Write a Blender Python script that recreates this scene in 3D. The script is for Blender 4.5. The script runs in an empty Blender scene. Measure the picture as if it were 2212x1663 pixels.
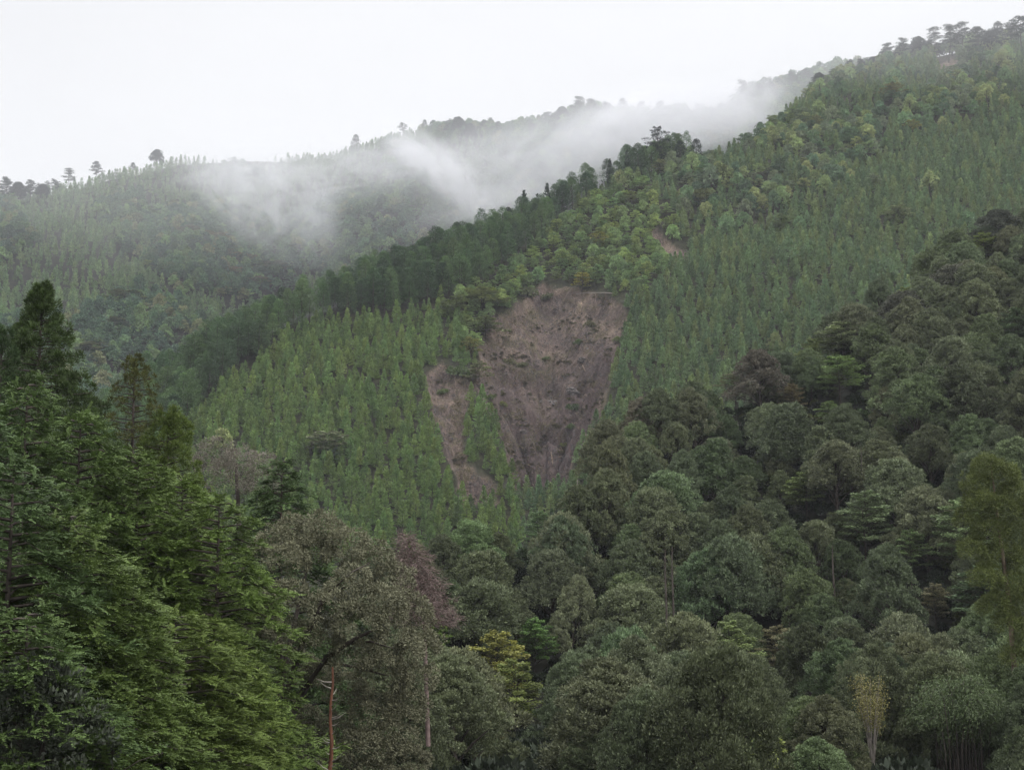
import bpy, math, random
import numpy as np
from mathutils import Vector
from math import radians, sin, cos, pi

# ------------------------------------------------------------------ camera, sky, sun, exposure
S = bpy.context.scene
COL = S.collection
TH = radians(8.0)                      # camera pitch
F = 3039.0                             # focal length in units of a 2212 px wide picture
cam_d = bpy.data.cameras.new("camera")
cam_d.sensor_width = 36.0
cam_d.lens = 36.0 * F / 2212.0
cam_d.clip_start = 0.5
cam_d.clip_end = 8000.0
cam = bpy.data.objects.new("camera", cam_d)
COL.objects.link(cam)
cam.location = (0, 0, 0)
cam.rotation_euler = (radians(90) + TH, 0, 0)
S.camera = cam

SUN_DIR = (0.62, -0.42, 0.72)                         # towards the sun, behind the cloud, over the right shoulder
SUN_EL = math.atan2(SUN_DIR[2], math.hypot(SUN_DIR[0], SUN_DIR[1])); SUN_AZ = math.atan2(SUN_DIR[0], SUN_DIR[1])
W = bpy.data.worlds.new("World")
S.world = W
W.use_nodes = True
wn, wl = W.node_tree.nodes, W.node_tree.links
for n in list(wn): wn.remove(n)
wo = wn.new('ShaderNodeOutputWorld')
sky = wn.new('ShaderNodeTexSky'); sky.sky_type = 'NISHITA'; sky.sun_disc = False
sky.sun_elevation = SUN_EL; sky.sun_rotation = SUN_AZ
bg1 = wn.new('ShaderNodeBackground'); bg1.inputs[1].default_value = 0.05
wl.new(sky.outputs[0], bg1.inputs[0])
tc = wn.new('ShaderNodeTexCoord'); sx = wn.new('ShaderNodeSeparateXYZ')
wl.new(tc.outputs['Generated'], sx.inputs[0])
mr = wn.new('ShaderNodeMapRange'); mr.inputs[1].default_value = 0.42; mr.inputs[2].default_value = 1.0
mr.inputs[3].default_value = 0.86; mr.inputs[4].default_value = 2.6
wl.new(sx.outputs[2], mr.inputs[0])
cn = wn.new('ShaderNodeTexNoise'); cn.inputs['Scale'].default_value = 2.2; cn.inputs['Detail'].default_value = 5
cn.inputs['Roughness'].default_value = 0.45
mpw = wn.new('ShaderNodeMapping'); mpw.inputs['Scale'].default_value = (1, 1, 2.2)
wl.new(tc.outputs['Generated'], mpw.inputs[0]); wl.new(mpw.outputs[0], cn.inputs['Vector'])
cm = wn.new('ShaderNodeMapRange'); cm.inputs[1].default_value = 0.3; cm.inputs[2].default_value = 0.7
cm.inputs[3].default_value = 0.93; cm.inputs[4].default_value = 1.03
wl.new(cn.outputs[0], cm.inputs[0])
mm = wn.new('ShaderNodeMath'); mm.operation = 'MULTIPLY'
wl.new(mr.outputs[0], mm.inputs[0]); wl.new(cm.outputs[0], mm.inputs[1])
bg2 = wn.new('ShaderNodeBackground'); bg2.inputs[0].default_value = (0.975, 0.98, 1.0, 1)
wl.new(mm.outputs[0], bg2.inputs[1])
mx = wn.new('ShaderNodeMixShader'); mx.inputs[0].default_value = 0.93
wl.new(bg1.outputs[0], mx.inputs[1]); wl.new(bg2.outputs[0], mx.inputs[2]); wl.new(mx.outputs[0], wo.inputs[0])

sd = bpy.data.lights.new("sun", 'SUN'); sd.energy = 1.4; sd.angle = radians(14); sd.color = (1, 0.97, 0.92)
sun = bpy.data.objects.new("sun", sd); COL.objects.link(sun)
sun.rotation_euler = Vector(SUN_DIR).to_track_quat('Z', 'Y').to_euler()
sun.location = (0, 0, 500)

S.view_settings.view_transform = 'Standard'
S.view_settings.look = 'None'
S.view_settings.exposure = 0.3
S.view_settings.gamma = 1.0
S.cycles.use_denoising = True
S.cycles.max_bounces = 5
S.cycles.diffuse_bounces = 3
S.cycles.glossy_bounces = 1
S.cycles.transmission_bounces = 2
S.cycles.volume_bounces = 2
S.cycles.volume_max_steps = 64
S.cycles.use_adaptive_sampling = True
S.cycles.adaptive_threshold = 0.012

# ------------------------------------------------------------------ picture <-> world directions (for placing things at their true distance)
CT, ST = cos(TH), sin(TH)
def ut(px, py):
    px = np.asarray(px, float); py = np.asarray(py, float)
    a = (px - 1106) / F; b = (831.5 - py) / F
    fw = CT - b * ST; up = ST + b * CT
    return a / fw, up / fw
def proj(X, Y, Z):
    d = Y * CT + Z * ST; up = -Y * ST + Z * CT
    d = np.maximum(d, 1e-3)
    return 1106 + F * X / d, 831.5 - F * up / d
def at(px, py, Y):
    u, t = ut(px, py)
    return np.array([u * Y, Y, t * Y], float)

# ------------------------------------------------------------------ noise
def vnoise(x, y, seed=0):
    xi = np.floor(x).astype(np.int64); yi = np.floor(y).astype(np.int64)
    xf = x - xi; yf = y - yi
    xf = xf * xf * (3 - 2 * xf); yf = yf * yf * (3 - 2 * yf)
    def h(a, b):
        n = (a * 374761393 + b * 668265263 + seed * 1442695041) & 0xffffffff
        n = ((n ^ (n >> 13)) * 1274126177) & 0xffffffff
        return ((n ^ (n >> 16)) & 0xffff) / 65535.0
    return (h(xi, yi) * (1 - xf) + h(xi + 1, yi) * xf) * (1 - yf) + (h(xi, yi + 1) * (1 - xf) + h(xi + 1, yi + 1) * xf) * yf
def fbm(x, y, seed=0, o=4):
    s = 0; a = 1; t = 0
    for k in range(o):
        s = s + a * (vnoise(x * 2 ** k, y * 2 ** k, seed + k * 17) - 0.5); t += a; a *= 0.5
    return s / t * 2
def sstep(a, b, x):
    t = np.clip((x - a) / (b - a), 0, 1); return t * t * (3 - 2 * t)
def sdpoly(px, py, poly):
    """signed distance to a polygon, negative inside"""
    px = np.asarray(px, float); py = np.asarray(py, float)
    d = np.full(px.shape, 1e18); ins = np.zeros(px.shape, bool); n = len(poly)
    for i in range(n):
        ax, ay = poly[i]; bx, by = poly[(i + 1) % n]
        ex, ey = bx - ax, by - ay
        t = np.clip(((px - ax) * ex + (py - ay) * ey) / (ex * ex + ey * ey + 1e-9), 0, 1)
        d = np.minimum(d, (px - ax - t * ex) ** 2 + (py - ay - t * ey) ** 2)
        c = ((ay > py) != (by > py)) & (px < ex * (py - ay) / (ey if abs(ey) > 1e-9 else 1e-9) + ax)
        ins ^= c
    return np.where(ins, -1, 1) * np.sqrt(d)
def dline(px, py, pts):
    px = np.asarray(px, float); py = np.asarray(py, float)
    d = np.full(px.shape, 1e18)
    for (ax, ay), (bx, by) in zip(pts[:-1], pts[1:]):
        ex, ey = bx - ax, by - ay
        t = np.clip(((px - ax) * ex + (py - ay) * ey) / (ex * ex + ey * ey + 1e-9), 0, 1)
        d = np.minimum(d, (px - ax - t * ex) ** 2 + (py - ay - t * ey) ** 2)
    return np.sqrt(d)

# ------------------------------------------------------------------ materials
def new_mat(name):
    m = bpy.data.materials.new(name); m.use_nodes = True
    for n in list(m.node_tree.nodes): m.node_tree.nodes.remove(n)
    out = m.node_tree.nodes.new('ShaderNodeOutputMaterial')
    return m, m.node_tree.nodes, m.node_tree.links, out
def foliage_mat(name, trans=0.25, rough=0.55, var=0.45, spec=0.3):
    m, N, L, out = new_mat(name)
    oi = N.new('ShaderNodeObjectInfo')
    at_ = N.new('ShaderNodeAttribute'); at_.attribute_name = 'tone'
    nz = N.new('ShaderNodeTexNoise'); nz.inputs['Scale'].default_value = 0.35; nz.inputs['Detail'].default_value = 2
    t2 = N.new('ShaderNodeTexCoord'); L.new(t2.outputs['Object'], nz.inputs['Vector'])
    r1 = N.new('ShaderNodeMapRange'); r1.inputs[3].default_value = 1 - var; r1.inputs[4].default_value = 1 + var
    L.new(at_.outputs['Fac'], r1.inputs[0])
    r2 = N.new('ShaderNodeMapRange'); r2.inputs[1].default_value = 0.3; r2.inputs[2].default_value = 0.7
    r2.inputs[3].default_value = 0.8; r2.inputs[4].default_value = 1.2
    L.new(nz.outputs[0], r2.inputs[0])
    mu = N.new('ShaderNodeMath'); mu.operation = 'MULTIPLY'; L.new(r1.outputs[0], mu.inputs[0]); L.new(r2.outputs[0], mu.inputs[1])
    ti = N.new('ShaderNodeAttribute'); ti.attribute_type = 'INSTANCER'; ti.attribute_name = 'tint'
    ht = N.new('ShaderNodeAttribute'); ht.attribute_type = 'INSTANCER'; ht.attribute_name = 'has_tint'
    cmx = N.new('ShaderNodeMix'); cmx.data_type = 'RGBA'; L.new(ht.outputs['Fac'], cmx.inputs[0]); L.new(oi.outputs['Color'], cmx.inputs[6]); L.new(ti.outputs['Color'], cmx.inputs[7])
    vm = N.new('ShaderNodeVectorMath'); vm.operation = 'SCALE'; L.new(cmx.outputs[2], vm.inputs[0]); L.new(mu.outputs[0], vm.inputs['Scale'])
    hs = N.new('ShaderNodeHueSaturation'); L.new(vm.outputs[0], hs.inputs['Color'])
    r3 = N.new('ShaderNodeMapRange'); r3.inputs[3].default_value = 0.492; r3.inputs[4].default_value = 0.508
    L.new(oi.outputs['Random'], r3.inputs[0]); L.new(r3.outputs[0], hs.inputs['Hue'])
    b = N.new('ShaderNodeBsdfPrincipled'); b.inputs['Roughness'].default_value = rough
    b.inputs['Specular IOR Level'].default_value = spec
    L.new(hs.outputs[0], b.inputs['Base Color'])
    tr = N.new('ShaderNodeBsdfTranslucent'); L.new(hs.outputs[0], tr.inputs[0])
    mix = N.new('ShaderNodeMixShader'); mix.inputs[0].default_value = trans
    L.new(b.outputs[0], mix.inputs[1]); L.new(tr.outputs[0], mix.inputs[2]); L.new(mix.outputs[0], out.inputs[0])
    return m
def plain_mat(name, c1, c2, scale=3.0, rough=0.85, bump=0.0, stretch=(1, 1, 1)):
    m, N, L, out = new_mat(name)
    t2 = N.new('ShaderNodeTexCoord'); mp = N.new('ShaderNodeMapping'); mp.inputs['Scale'].default_value = stretch
    nz = N.new('ShaderNodeTexNoise'); nz.inputs['Scale'].default_value = scale; nz.inputs['Detail'].default_value = 5
    L.new(t2.outputs['Object'], mp.inputs[0]); L.new(mp.outputs[0], nz.inputs['Vector'])
    cr = N.new('ShaderNodeValToRGB'); cr.color_ramp.elements[0].position = 0.35; cr.color_ramp.elements[1].position = 0.65
    cr.color_ramp.elements[0].color = (*c1, 1); cr.color_ramp.elements[1].color = (*c2, 1)
    L.new(nz.outputs[0], cr.inputs[0])
    b = N.new('ShaderNodeBsdfPrincipled'); b.inputs['Roughness'].default_value = rough; b.inputs['Specular IOR Level'].default_value = 0.2
    L.new(cr.outputs[0], b.inputs['Base Color'])
    if bump:
        bp = N.new('ShaderNodeBump'); bp.inputs['Distance'].default_value = bump; bp.inputs['Strength'].default_value = 1
        L.new(nz.outputs[0], bp.inputs['Height']); L.new(bp.outputs[0], b.inputs['Normal'])
    L.new(b.outputs[0], out.inputs[0])
    return m
M_LEAF = foliage_mat("leaf")
M_NEEDLE = foliage_mat("needle", trans=0.15, rough=0.6, var=0.4, spec=0.2)
M_GLOSSY = foliage_mat("glossy_leaf", trans=0.12, rough=0.55, var=0.5, spec=0.22)
M_OAK = foliage_mat("oak_leaf", trans=0.12, rough=0.65, var=0.32, spec=0.12)
M_BARK = plain_mat("bark", (0.035, 0.028, 0.024), (0.09, 0.075, 0.065), 4, stretch=(1, 1, 0.2))
M_PALEBARK = plain_mat("pale_bark", (0.16, 0.14, 0.12), (0.32, 0.29, 0.26), 5, stretch=(1, 1, 0.3))
M_REDBARK = plain_mat("red_bark", (0.045, 0.020, 0.013), (0.17, 0.075, 0.045), 6, stretch=(1, 1, 0.15), bump=0.02)
M_TWIG = plain_mat("dead_twig", (0.12, 0.088, 0.080), (0.21, 0.155, 0.143), 3)
M_STRAW = plain_mat("dry_stick", (0.10, 0.075, 0.055), (0.26, 0.20, 0.15), 0.8)
M_ROCK = plain_mat("rock", (0.06, 0.055, 0.055), (0.18, 0.16, 0.15), 1.5, bump=0.1)
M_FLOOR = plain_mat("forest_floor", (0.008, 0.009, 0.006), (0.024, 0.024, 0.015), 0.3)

def hill_mat():
    """forest floor with bare soil where the slope has slipped (attribute 'bare')"""
    m, N, L, out = new_mat("slope_soil")
    t2 = N.new('ShaderNodeTexCoord')
    def noise(sc, det=6, rough=0.6, st=(1, 1, 1), dist=0.0):
        mp = N.new('ShaderNodeMapping'); mp.inputs['Scale'].default_value = st; L.new(t2.outputs['Object'], mp.inputs[0])
        n = N.new('ShaderNodeTexNoise'); n.inputs['Scale'].default_value = sc; n.inputs['Detail'].default_value = det
        n.inputs['Roughness'].default_value = rough; n.inputs['Distortion'].default_value = dist
        L.new(mp.outputs[0], n.inputs['Vector']); return n
    def ramp(src, pts):
        cr = N.new('ShaderNodeValToRGB'); e = cr.color_ramp.elements
        e[0].position, e[0].color = pts[0][0], (*pts[0][1], 1); e[1].position, e[1].color = pts[-1][0], (*pts[-1][1], 1)
        for p, c in pts[1:-1]:
            q = e.new(p); q.color = (*c, 1)
        L.new(src, cr.inputs[0]); return cr
    def mixc(f, a, b, mode='MIX'):
        x = N.new('ShaderNodeMix'); x.data_type = 'RGBA'; x.blend_type = mode
        if isinstance(f, float): x.inputs[0].default_value = f
        else: L.new(f, x.inputs[0])
        L.new(a, x.inputs[6]); L.new(b, x.inputs[7]); return x.outputs[2]
    big = noise(0.05, 5, 0.55, dist=0.6)
    base = ramp(big.outputs[0], [(0.32, (0.062, 0.048, 0.046)), (0.48, (0.115, 0.088, 0.078)), (0.56, (0.15, 0.115, 0.095)), (0.7, (0.23, 0.18, 0.14))])
    streak = noise(0.45, 6, 0.65, st=(1.0, 0.25, 0.25), dist=1.2)
    stc = ramp(streak.outputs[0], [(0.3, (0.42, 0.42, 0.45)), (0.5, (0.9, 0.9, 0.9)), (0.68, (1.45, 1.4, 1.3))])
    c = mixc(0.8, base.outputs[0], stc.outputs[0], 'MULTIPLY')
    fine = noise(1.6, 6, 0.75)
    fic = ramp(fine.outputs[0], [(0.32, (0.35, 0.35, 0.37)), (0.5, (0.9, 0.9, 0.9)), (0.64, (2.2, 2.1, 1.95))])
    c = mixc(0.75, c, fic.outputs[0], 'MULTIPLY')
    moss = noise(0.11, 6, 0.7, dist=1.0)
    mm_ = ramp(moss.outputs[0], [(0.53, (0, 0, 0)), (0.66, (1, 1, 1))])
    mc = N.new('ShaderNodeRGB'); mc.outputs[0].default_value = (0.105, 0.10, 0.045, 1)
    sc_ = N.new('ShaderNodeMath'); sc_.operation = 'MULTIPLY'; sc_.inputs[1].default_value = 0.55
    L.new(mm_.outputs[0], sc_.inputs[0])
    c = mixc(sc_.outputs[0], c, mc.outputs[0])
    # dark gully earth: damp, plus crease shade painted into the soil colour (attribute)
    a2 = N.new('ShaderNodeAttribute'); a2.attribute_name = 'wet_shade'
    wc = N.new('ShaderNodeRGB'); wc.outputs[0].default_value = (0.080, 0.059, 0.057, 1)
    wet_shade = mixc(0.6, wc.outputs[0], stc.outputs[0], 'MULTIPLY')
    c = mixc(a2.outputs['Fac'], c, wet_shade)
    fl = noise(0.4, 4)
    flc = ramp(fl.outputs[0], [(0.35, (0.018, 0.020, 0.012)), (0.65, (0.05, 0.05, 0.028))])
    a1 = N.new('ShaderNodeAttribute'); a1.attribute_name = 'bare'
    c = mixc(a1.outputs['Fac'], flc.outputs[0], c)
    b = N.new('ShaderNodeBsdfPrincipled'); b.inputs['Roughness'].default_value = 0.9; b.inputs['Specular IOR Level'].default_value = 0.15
    L.new(c, b.inputs['Base Color'])
    bp = N.new('ShaderNodeBump'); bp.inputs['Distance'].default_value = 1.1; bp.inputs['Strength'].default_value = 1.0
    ad = N.new('ShaderNodeMath'); ad.operation = 'MULTIPLY_ADD'; ad.inputs[1].default_value = 0.6
    L.new(fine.outputs[0], ad.inputs[0]); L.new(streak.outputs[0], ad.inputs[2])
    L.new(ad.outputs[0], bp.inputs['Height']); L.new(bp.outputs[0], b.inputs['Normal'])
    L.new(b.outputs[0], out.inputs[0])
    return m
M_HILL = hill_mat()

# ------------------------------------------------------------------ mesh helpers
class G:
    """collects quads with a material index and a tone per point"""
    def __init__(s): s.V = []; s.Q = []; s.M = []; s.T = []; s.n = 0
    def add(s, V, Q, mat=0, tone=None):
        V = np.asarray(V, np.float32).reshape(-1, 3); Q = np.asarray(Q, np.int64).reshape(-1, 4)
        s.V.append(V); s.Q.append(Q + s.n); s.M.append(np.full(len(Q), mat, np.int32))
        s.T.append(np.full(len(V), 0.5, np.float32) if tone is None else np.asarray(tone, np.float32))
        s.n += len(V)
    def tube(s, P, R, sides=5, mat=0):
        P = np.asarray(P, float); R = np.asarray(R, float); k = len(P)
        if k < 2: return
        T = np.gradient(P, axis=0); T /= np.linalg.norm(T, axis=1, keepdims=True) + 1e-9
        ref = np.where(np.abs(T[:, 2:3]) > 0.8, np.array([[1., 0, 0]]), np.array([[0, 0, 1.]]))
        A = np.cross(T, ref); A /= np.linalg.norm(A, axis=1, keepdims=True) + 1e-9
        B = np.cross(T, A)
        an = np.arange(sides) * 2 * pi / sides
        V = P[:, None, :] + R[:, None, None] * (np.cos(an)[None, :, None] * A[:, None, :] + np.sin(an)[None, :, None] * B[:, None, :])
        i = np.arange(k - 1)[:, None]; j = np.arange(sides)[None, :]
        Q = np.stack([i * sides + j, i * sides + (j + 1) % sides, (i + 1) * sides + (j + 1) % sides, (i + 1) * sides + j], -1)
        s.add(V.reshape(-1, 3), Q.reshape(-1, 4), mat)
    def leaves(s, C, D, N, L, Wd, rng, mat=0, tone=None):
        C = np.asarray(C, float); n = len(C)
        D = D / (np.linalg.norm(D, axis=1, keepdims=True) + 1e-9)
        S_ = np.cross(D, N); S_ /= np.linalg.norm(S_, axis=1, keepdims=True) + 1e-9
        L = np.broadcast_to(np.asarray(L, float), (n,))[:, None]; Wd = np.broadcast_to(np.asarray(Wd, float), (n,))[:, None]
        m = C + D * L * 0.5
        V = np.stack([C, m + S_ * Wd * 0.5, C + D * L, m - S_ * Wd * 0.5], 1).reshape(-1, 3)
        Q = np.arange(n * 4).reshape(n, 4)
        t = rng.random(n) if tone is None else tone
        s.add(V, Q, mat, np.repeat(t, 4))
    def mesh(s, name, mats, smooth=False):
        V = np.concatenate(s.V); Q = np.concatenate(s.Q); M = np.concatenate(s.M); T = np.concatenate(s.T)
        me = bpy.data.meshes.new(name)
        me.vertices.add(len(V)); me.vertices.foreach_set('co', V.ravel())
        me.loops.add(len(Q) * 4); me.loops.foreach_set('vertex_index', Q.ravel().astype(np.int32))
        me.polygons.add(len(Q)); me.polygons.foreach_set('loop_start', np.arange(len(Q), dtype=np.int32) * 4)
        me.update(calc_edges=True)
        for m in mats: me.materials.append(m)
        me.polygons.foreach_set('material_index', M)
        me.polygons.foreach_set('use_smooth', np.full(len(Q), smooth))
        a = me.attributes.new('tone', 'FLOAT', 'POINT'); a.data.foreach_set('value', T)
        me.update()
        return me
def rdir(rng, n):
    v = rng.normal(size=(n, 3)); return v / np.linalg.norm(v, axis=1, keepdims=True)
def nrm(v): return v / (np.linalg.norm(v, axis=-1, keepdims=True) + 1e-9)
UP = np.array([0, 0, 1.0])

# ---- leafy lobe: clumps over a rounded mass, leaves over each clump
def lobe(g, rng, c, r, nclump, nleaf, L, Wd, up=0.6, cl=0.34, flat=0.8, mat=0, under=-0.35):
    k = 0; P = []
    d = rdir(rng, nclump * 3); d = d[d[:, 2] > under][:nclump]
    cc = c + d * np.array([r, r, r * flat]) * (0.72 + 0.34 * rng.random((len(d), 1)))
    n = len(d) * nleaf
    ci = np.repeat(cc, nleaf, 0); di = np.repeat(d, nleaf, 0)
    o = rdir(rng, n); o = nrm(o + 0.55 * di + 0.25 * UP)
    cr = r * cl * (0.7 + 0.6 * np.repeat(rng.random((len(d), 1)), nleaf, 0))
    p = ci + o * cr * (0.6 + 0.45 * rng.random((n, 1)))
    D = nrm(o + up * UP + 0.45 * rng.normal(size=(n, 3)))
    Nn = nrm(o + 0.5 * UP + 0.35 * rng.normal(size=(n, 3)))
    tone = np.clip(np.repeat(rng.random(len(d)), nleaf) * 0.6 + rng.random(n) * 0.4, 0, 1)
    g.leaves(p, D, Nn, L * (0.6 + 0.8 * rng.random(n)), Wd * (0.7 + 0.6 * rng.random(n)), rng, mat, tone)

def broadleaf(seed, H=12, R=4.2, nl=22, ncl=16, nleaf=34, L=0.34, Wd=0.2, shape=0.8, low=0.28, up=0.6, cl=0.34):
    rng = np.random.default_rng(seed); cr = G(); tk = G()
    zc = H * low; hh = H - zc
    tk.tube([(0, 0, -1.5), (0.1, 0, H * 0.3), (0.2, 0.1, H * 0.6), (0.1, 0.1, H * 0.85)], [H * 0.022, H * 0.018, H * 0.011, 0.03], 6)
    for i in range(nl):
        q = (i + 0.5) / nl
        f = q ** 0.8                                        # 0 bottom .. 1 top
        rad = R * (1 - f ** 1.7) ** 0.6 * (0.6 + 0.4 * (1 - f)) ** (shape * 0.5) * (0.88 + 0.3 * rng.random())
        a = i * 2.399 + rng.normal() * 0.35
        rr = rad * (0.62 + 0.22 * rng.random()) if f < 0.93 else rad * 0.3
        lr = R * (0.25 + 0.18 * rng.random()) * (1.0 if f < 0.85 else 0.85)
        c = np.array([cos(a) * rr, sin(a) * rr, zc + f * (hh - lr * 0.8) + rng.normal() * 0.15])
        lobe(cr, rng, c, lr, ncl, nleaf, L, Wd, up=up, cl=cl)
        z0 = max(H * 0.18, c[2] - rr * 0.9 - 0.5)
        tk.tube([(0.1, 0.05, z0), tuple((c * 0.5 + np.array([0, 0, z0 * 0.5])) * [1, 1, 1] + [0, 0, 0.2]), tuple(c)], [H * 0.009, H * 0.006, 0.03], 4)
    return cr, tk

def young_cedar(seed, H=8.0, R=1.55, n=900, L=0.55, Wd=0.2, low=0.04, bushy=0.85):
    rng = np.random.default_rng(seed); cr = G(); tk = G()
    nb = 60
    f = np.sort(rng.random(nb) ** 0.9); f[-1] = 0.985
    az = np.arange(nb) * 2.399 + rng.normal(size=nb) * 0.3
    br = R * (1 - f) ** bushy * (0.75 + 0.4 * rng.random(nb)) + 0.12
    bi = rng.integers(0, nb, n * 3)
    w = br[bi] / br.max(); keep = rng.random(len(bi)) < (0.25 + 0.75 * w); bi = bi[keep][:n]; n = len(bi)
    s = rng.random(n) ** 0.6
    a = az[bi] + rng.normal(size=n) * 0.33
    r = br[bi] * s
    z = H * (low + (1 - low) * f[bi]) + r * 0.35 + rng.normal(size=n) * 0.10 - 0.1 
    P = np.stack([np.cos(a) * r, np.sin(a) * r, z], 1)
    out = np.stack([np.cos(a), np.sin(a), np.zeros(n)], 1)
    D = nrm(out * 0.8 + UP * (0.75 + 0.5 * f[bi])[:, None] + 0.35 * rng.normal(size=(n, 3)))
    Nn = nrm(out + 0.6 * UP + 0.5 * rng.normal(size=(n, 3)))
    tone = np.clip(0.55 * rng.random(nb)[bi] + 0.45 * rng.random(n), 0, 1)
    cr.leaves(P, D, Nn, L * (0.6 + 0.6 * rng.random(n)), Wd * (0.7 + 0.6 * rng.random(n)), rng, 0, tone)
    m = 14
    cr.leaves(np.tile([0, 0, H * 0.93], (m, 1)) + rng.normal(size=(m, 3)) * [0.05, 0.05, 0.15], nrm(UP + 0.3 * rng.normal(size=(m, 3))), rdir(rng, m), 0.6, 0.14, rng)
    tk.tube([(0, 0, -1), (0, 0, H * 0.5), (0, 0, H * 0.97)], [0.11, 0.07, 0.02], 4)
    return cr, tk

def cypress(seed, H=16, R=2.7, nb=120, nleaf=34, low=0.24, L=0.5, Wd=0.2):
    """mature plantation cypress: bare bole, rounded conical crown of clumped sprays"""
    rng = np.random.default_rng(seed); cr = G(); tk = G()
    f = np.sort(rng.random(nb) ** 0.85); az = np.arange(nb) * 2.399 + rng.normal(size=nb) * 0.4
    rad = R * (1 - f ** 2.2) ** 0.65 * (0.65 + 0.45 * rng.random(nb))
    c = np.stack([np.cos(az) * rad, np.sin(az) * rad, H * (low + (1 - low) * f) - 0.12 * rad], 1)
    n = nb * nleaf
    ci = np.repeat(c, nleaf, 0); o = nrm(np.stack([np.cos(az), np.sin(az), np.full(nb, 0.15)], 1)); oi = np.repeat(o, nleaf, 0)
    pr = rdir(rng, n) * [0.75, 0.75, 0.36]
    p = ci + pr
    D = nrm(oi * 0.8 + nrm(pr) * 0.8 + rng.normal(size=(n, 3)) * 0.25 + UP * 0.05)
    Nn = nrm(UP + 0.5 * oi + 0.35 * rng.normal(size=(n, 3)))
    tone = np.clip(0.6 * np.repeat(rng.random(nb), nleaf) + 0.4 * rng.random(n), 0, 1)
    cr.leaves(p, D, Nn, L * (0.6 + 0.7 * rng.random(n)), Wd * (0.7 + 0.6 * rng.random(n)), rng, 0, tone)
    tk.tube([(0, 0, -2), (0, 0, H * 0.5), (0, 0, H * 0.97)], [0.19, 0.14, 0.03], 6)
    return cr, tk

def sprays(g, rng, C, O, nf=12, K=8, fl=0.6, L=0.2, Wd=0.055, droop=0.35, mat=0, elev=0.25, spread=1.2):
    """flat drooping fronds fanned out from cluster centres C in outward directions O"""
    n = len(C) * nf
    ci = np.repeat(C, nf, 0); oi = np.repeat(O, nf, 0)
    d = nrm(oi * [1, 1, 0.3] + rng.normal(size=(n, 3)) * [spread * 0.6, spread * 0.6, 0.22] + UP * elev)
    ci = ci + rng.normal(size=(n, 3)) * [0.16, 0.16, 0.10] * fl
    side = nrm(np.cross(d, UP + 0.25 * rng.normal(size=(n, 3)))); up = np.cross(side, d)
    fl_ = fl * (0.6 + 0.6 * rng.random((n, 1)))
    ct = np.repeat(rng.random(len(C)), nf) * 0.5 + rng.random(n) * 0.25
    for k in range(K):
        q = (k + 0.5) / K
        p = ci + d * fl_ * q - UP * fl_ * droop * q * q
        ax = nrm(d - UP * droop * 2 * q)
        for sg in (-1, 1):
            D = nrm(ax + sg * side * 0.75 + 0.15 * rng.normal(size=(n, 3)))
            Nn = nrm(up + 0.3 * rng.normal(size=(n, 3)))
            g.leaves(p, D, Nn, (L * (1.15 - 0.7 * q)) * (0.7 + 0.6 * rng.random(n)), Wd, rng, mat, np.clip(ct + 0.25 * q + 0.1 * rng.random(n), 0, 1))

def spray_cypress(seed, H=20, R=3.4, nb=85, low=0.10, npos=3, nf=11, K=7, fl=0.62, pw=0.8, L=0.2, Wd=0.06, droop=0.35):
    rng = np.random.default_rng(seed); cr = G(); tk = G()
    tk.tube([(0, 0, -2), (0.05, 0, H * 0.5), (0, 0, H * 0.98)], [H * 0.012, H * 0.009, 0.03], 7)
    C = []; O = []
    for i in range(nb):
        f = ((i + 0.5) / nb) ** 0.9
        z = H * (low + (1 - low) * f)
        a = i * 2.399 + rng.normal() * 0.3
        l = R * (1 - f) ** pw * (0.75 + 0.45 * rng.random()) + 0.25
        o = np.array([cos(a), sin(a), 0])
        rise = 0.35 * l
        def pt(s): return np.array([0, 0, z]) + o * l * s + UP * (rise * s - 0.45 * l * s * s)
        tk.tube([pt(0), pt(0.5), pt(0.95)], [0.035 + 0.008 * l, 0.03, 0.012], 4)
        sidev = np.array([-sin(a), cos(a), 0])
        m = max(2, int(npos * l / 1.0))
        for j in range(m):
            s = 0.42 + 0.55 * (j + rng.random()) / m
            w = (rng.random() - 0.5) * 0.9 * l * s * 0.6
            C.append(pt(s) + sidev * w + UP * rng.normal() * 0.12 - UP * 0.15 * abs(w)); O.append(nrm(o + sidev * w * 0.5 / (l + .1)))
    C.append(np.array([0, 0, H * 0.985])); O.append(np.array([0.2, 0, 1.0]))
    sprays(cr, rng, np.array(C), np.array(O), nf, K, fl, L, Wd, droop)
    return cr, tk

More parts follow.
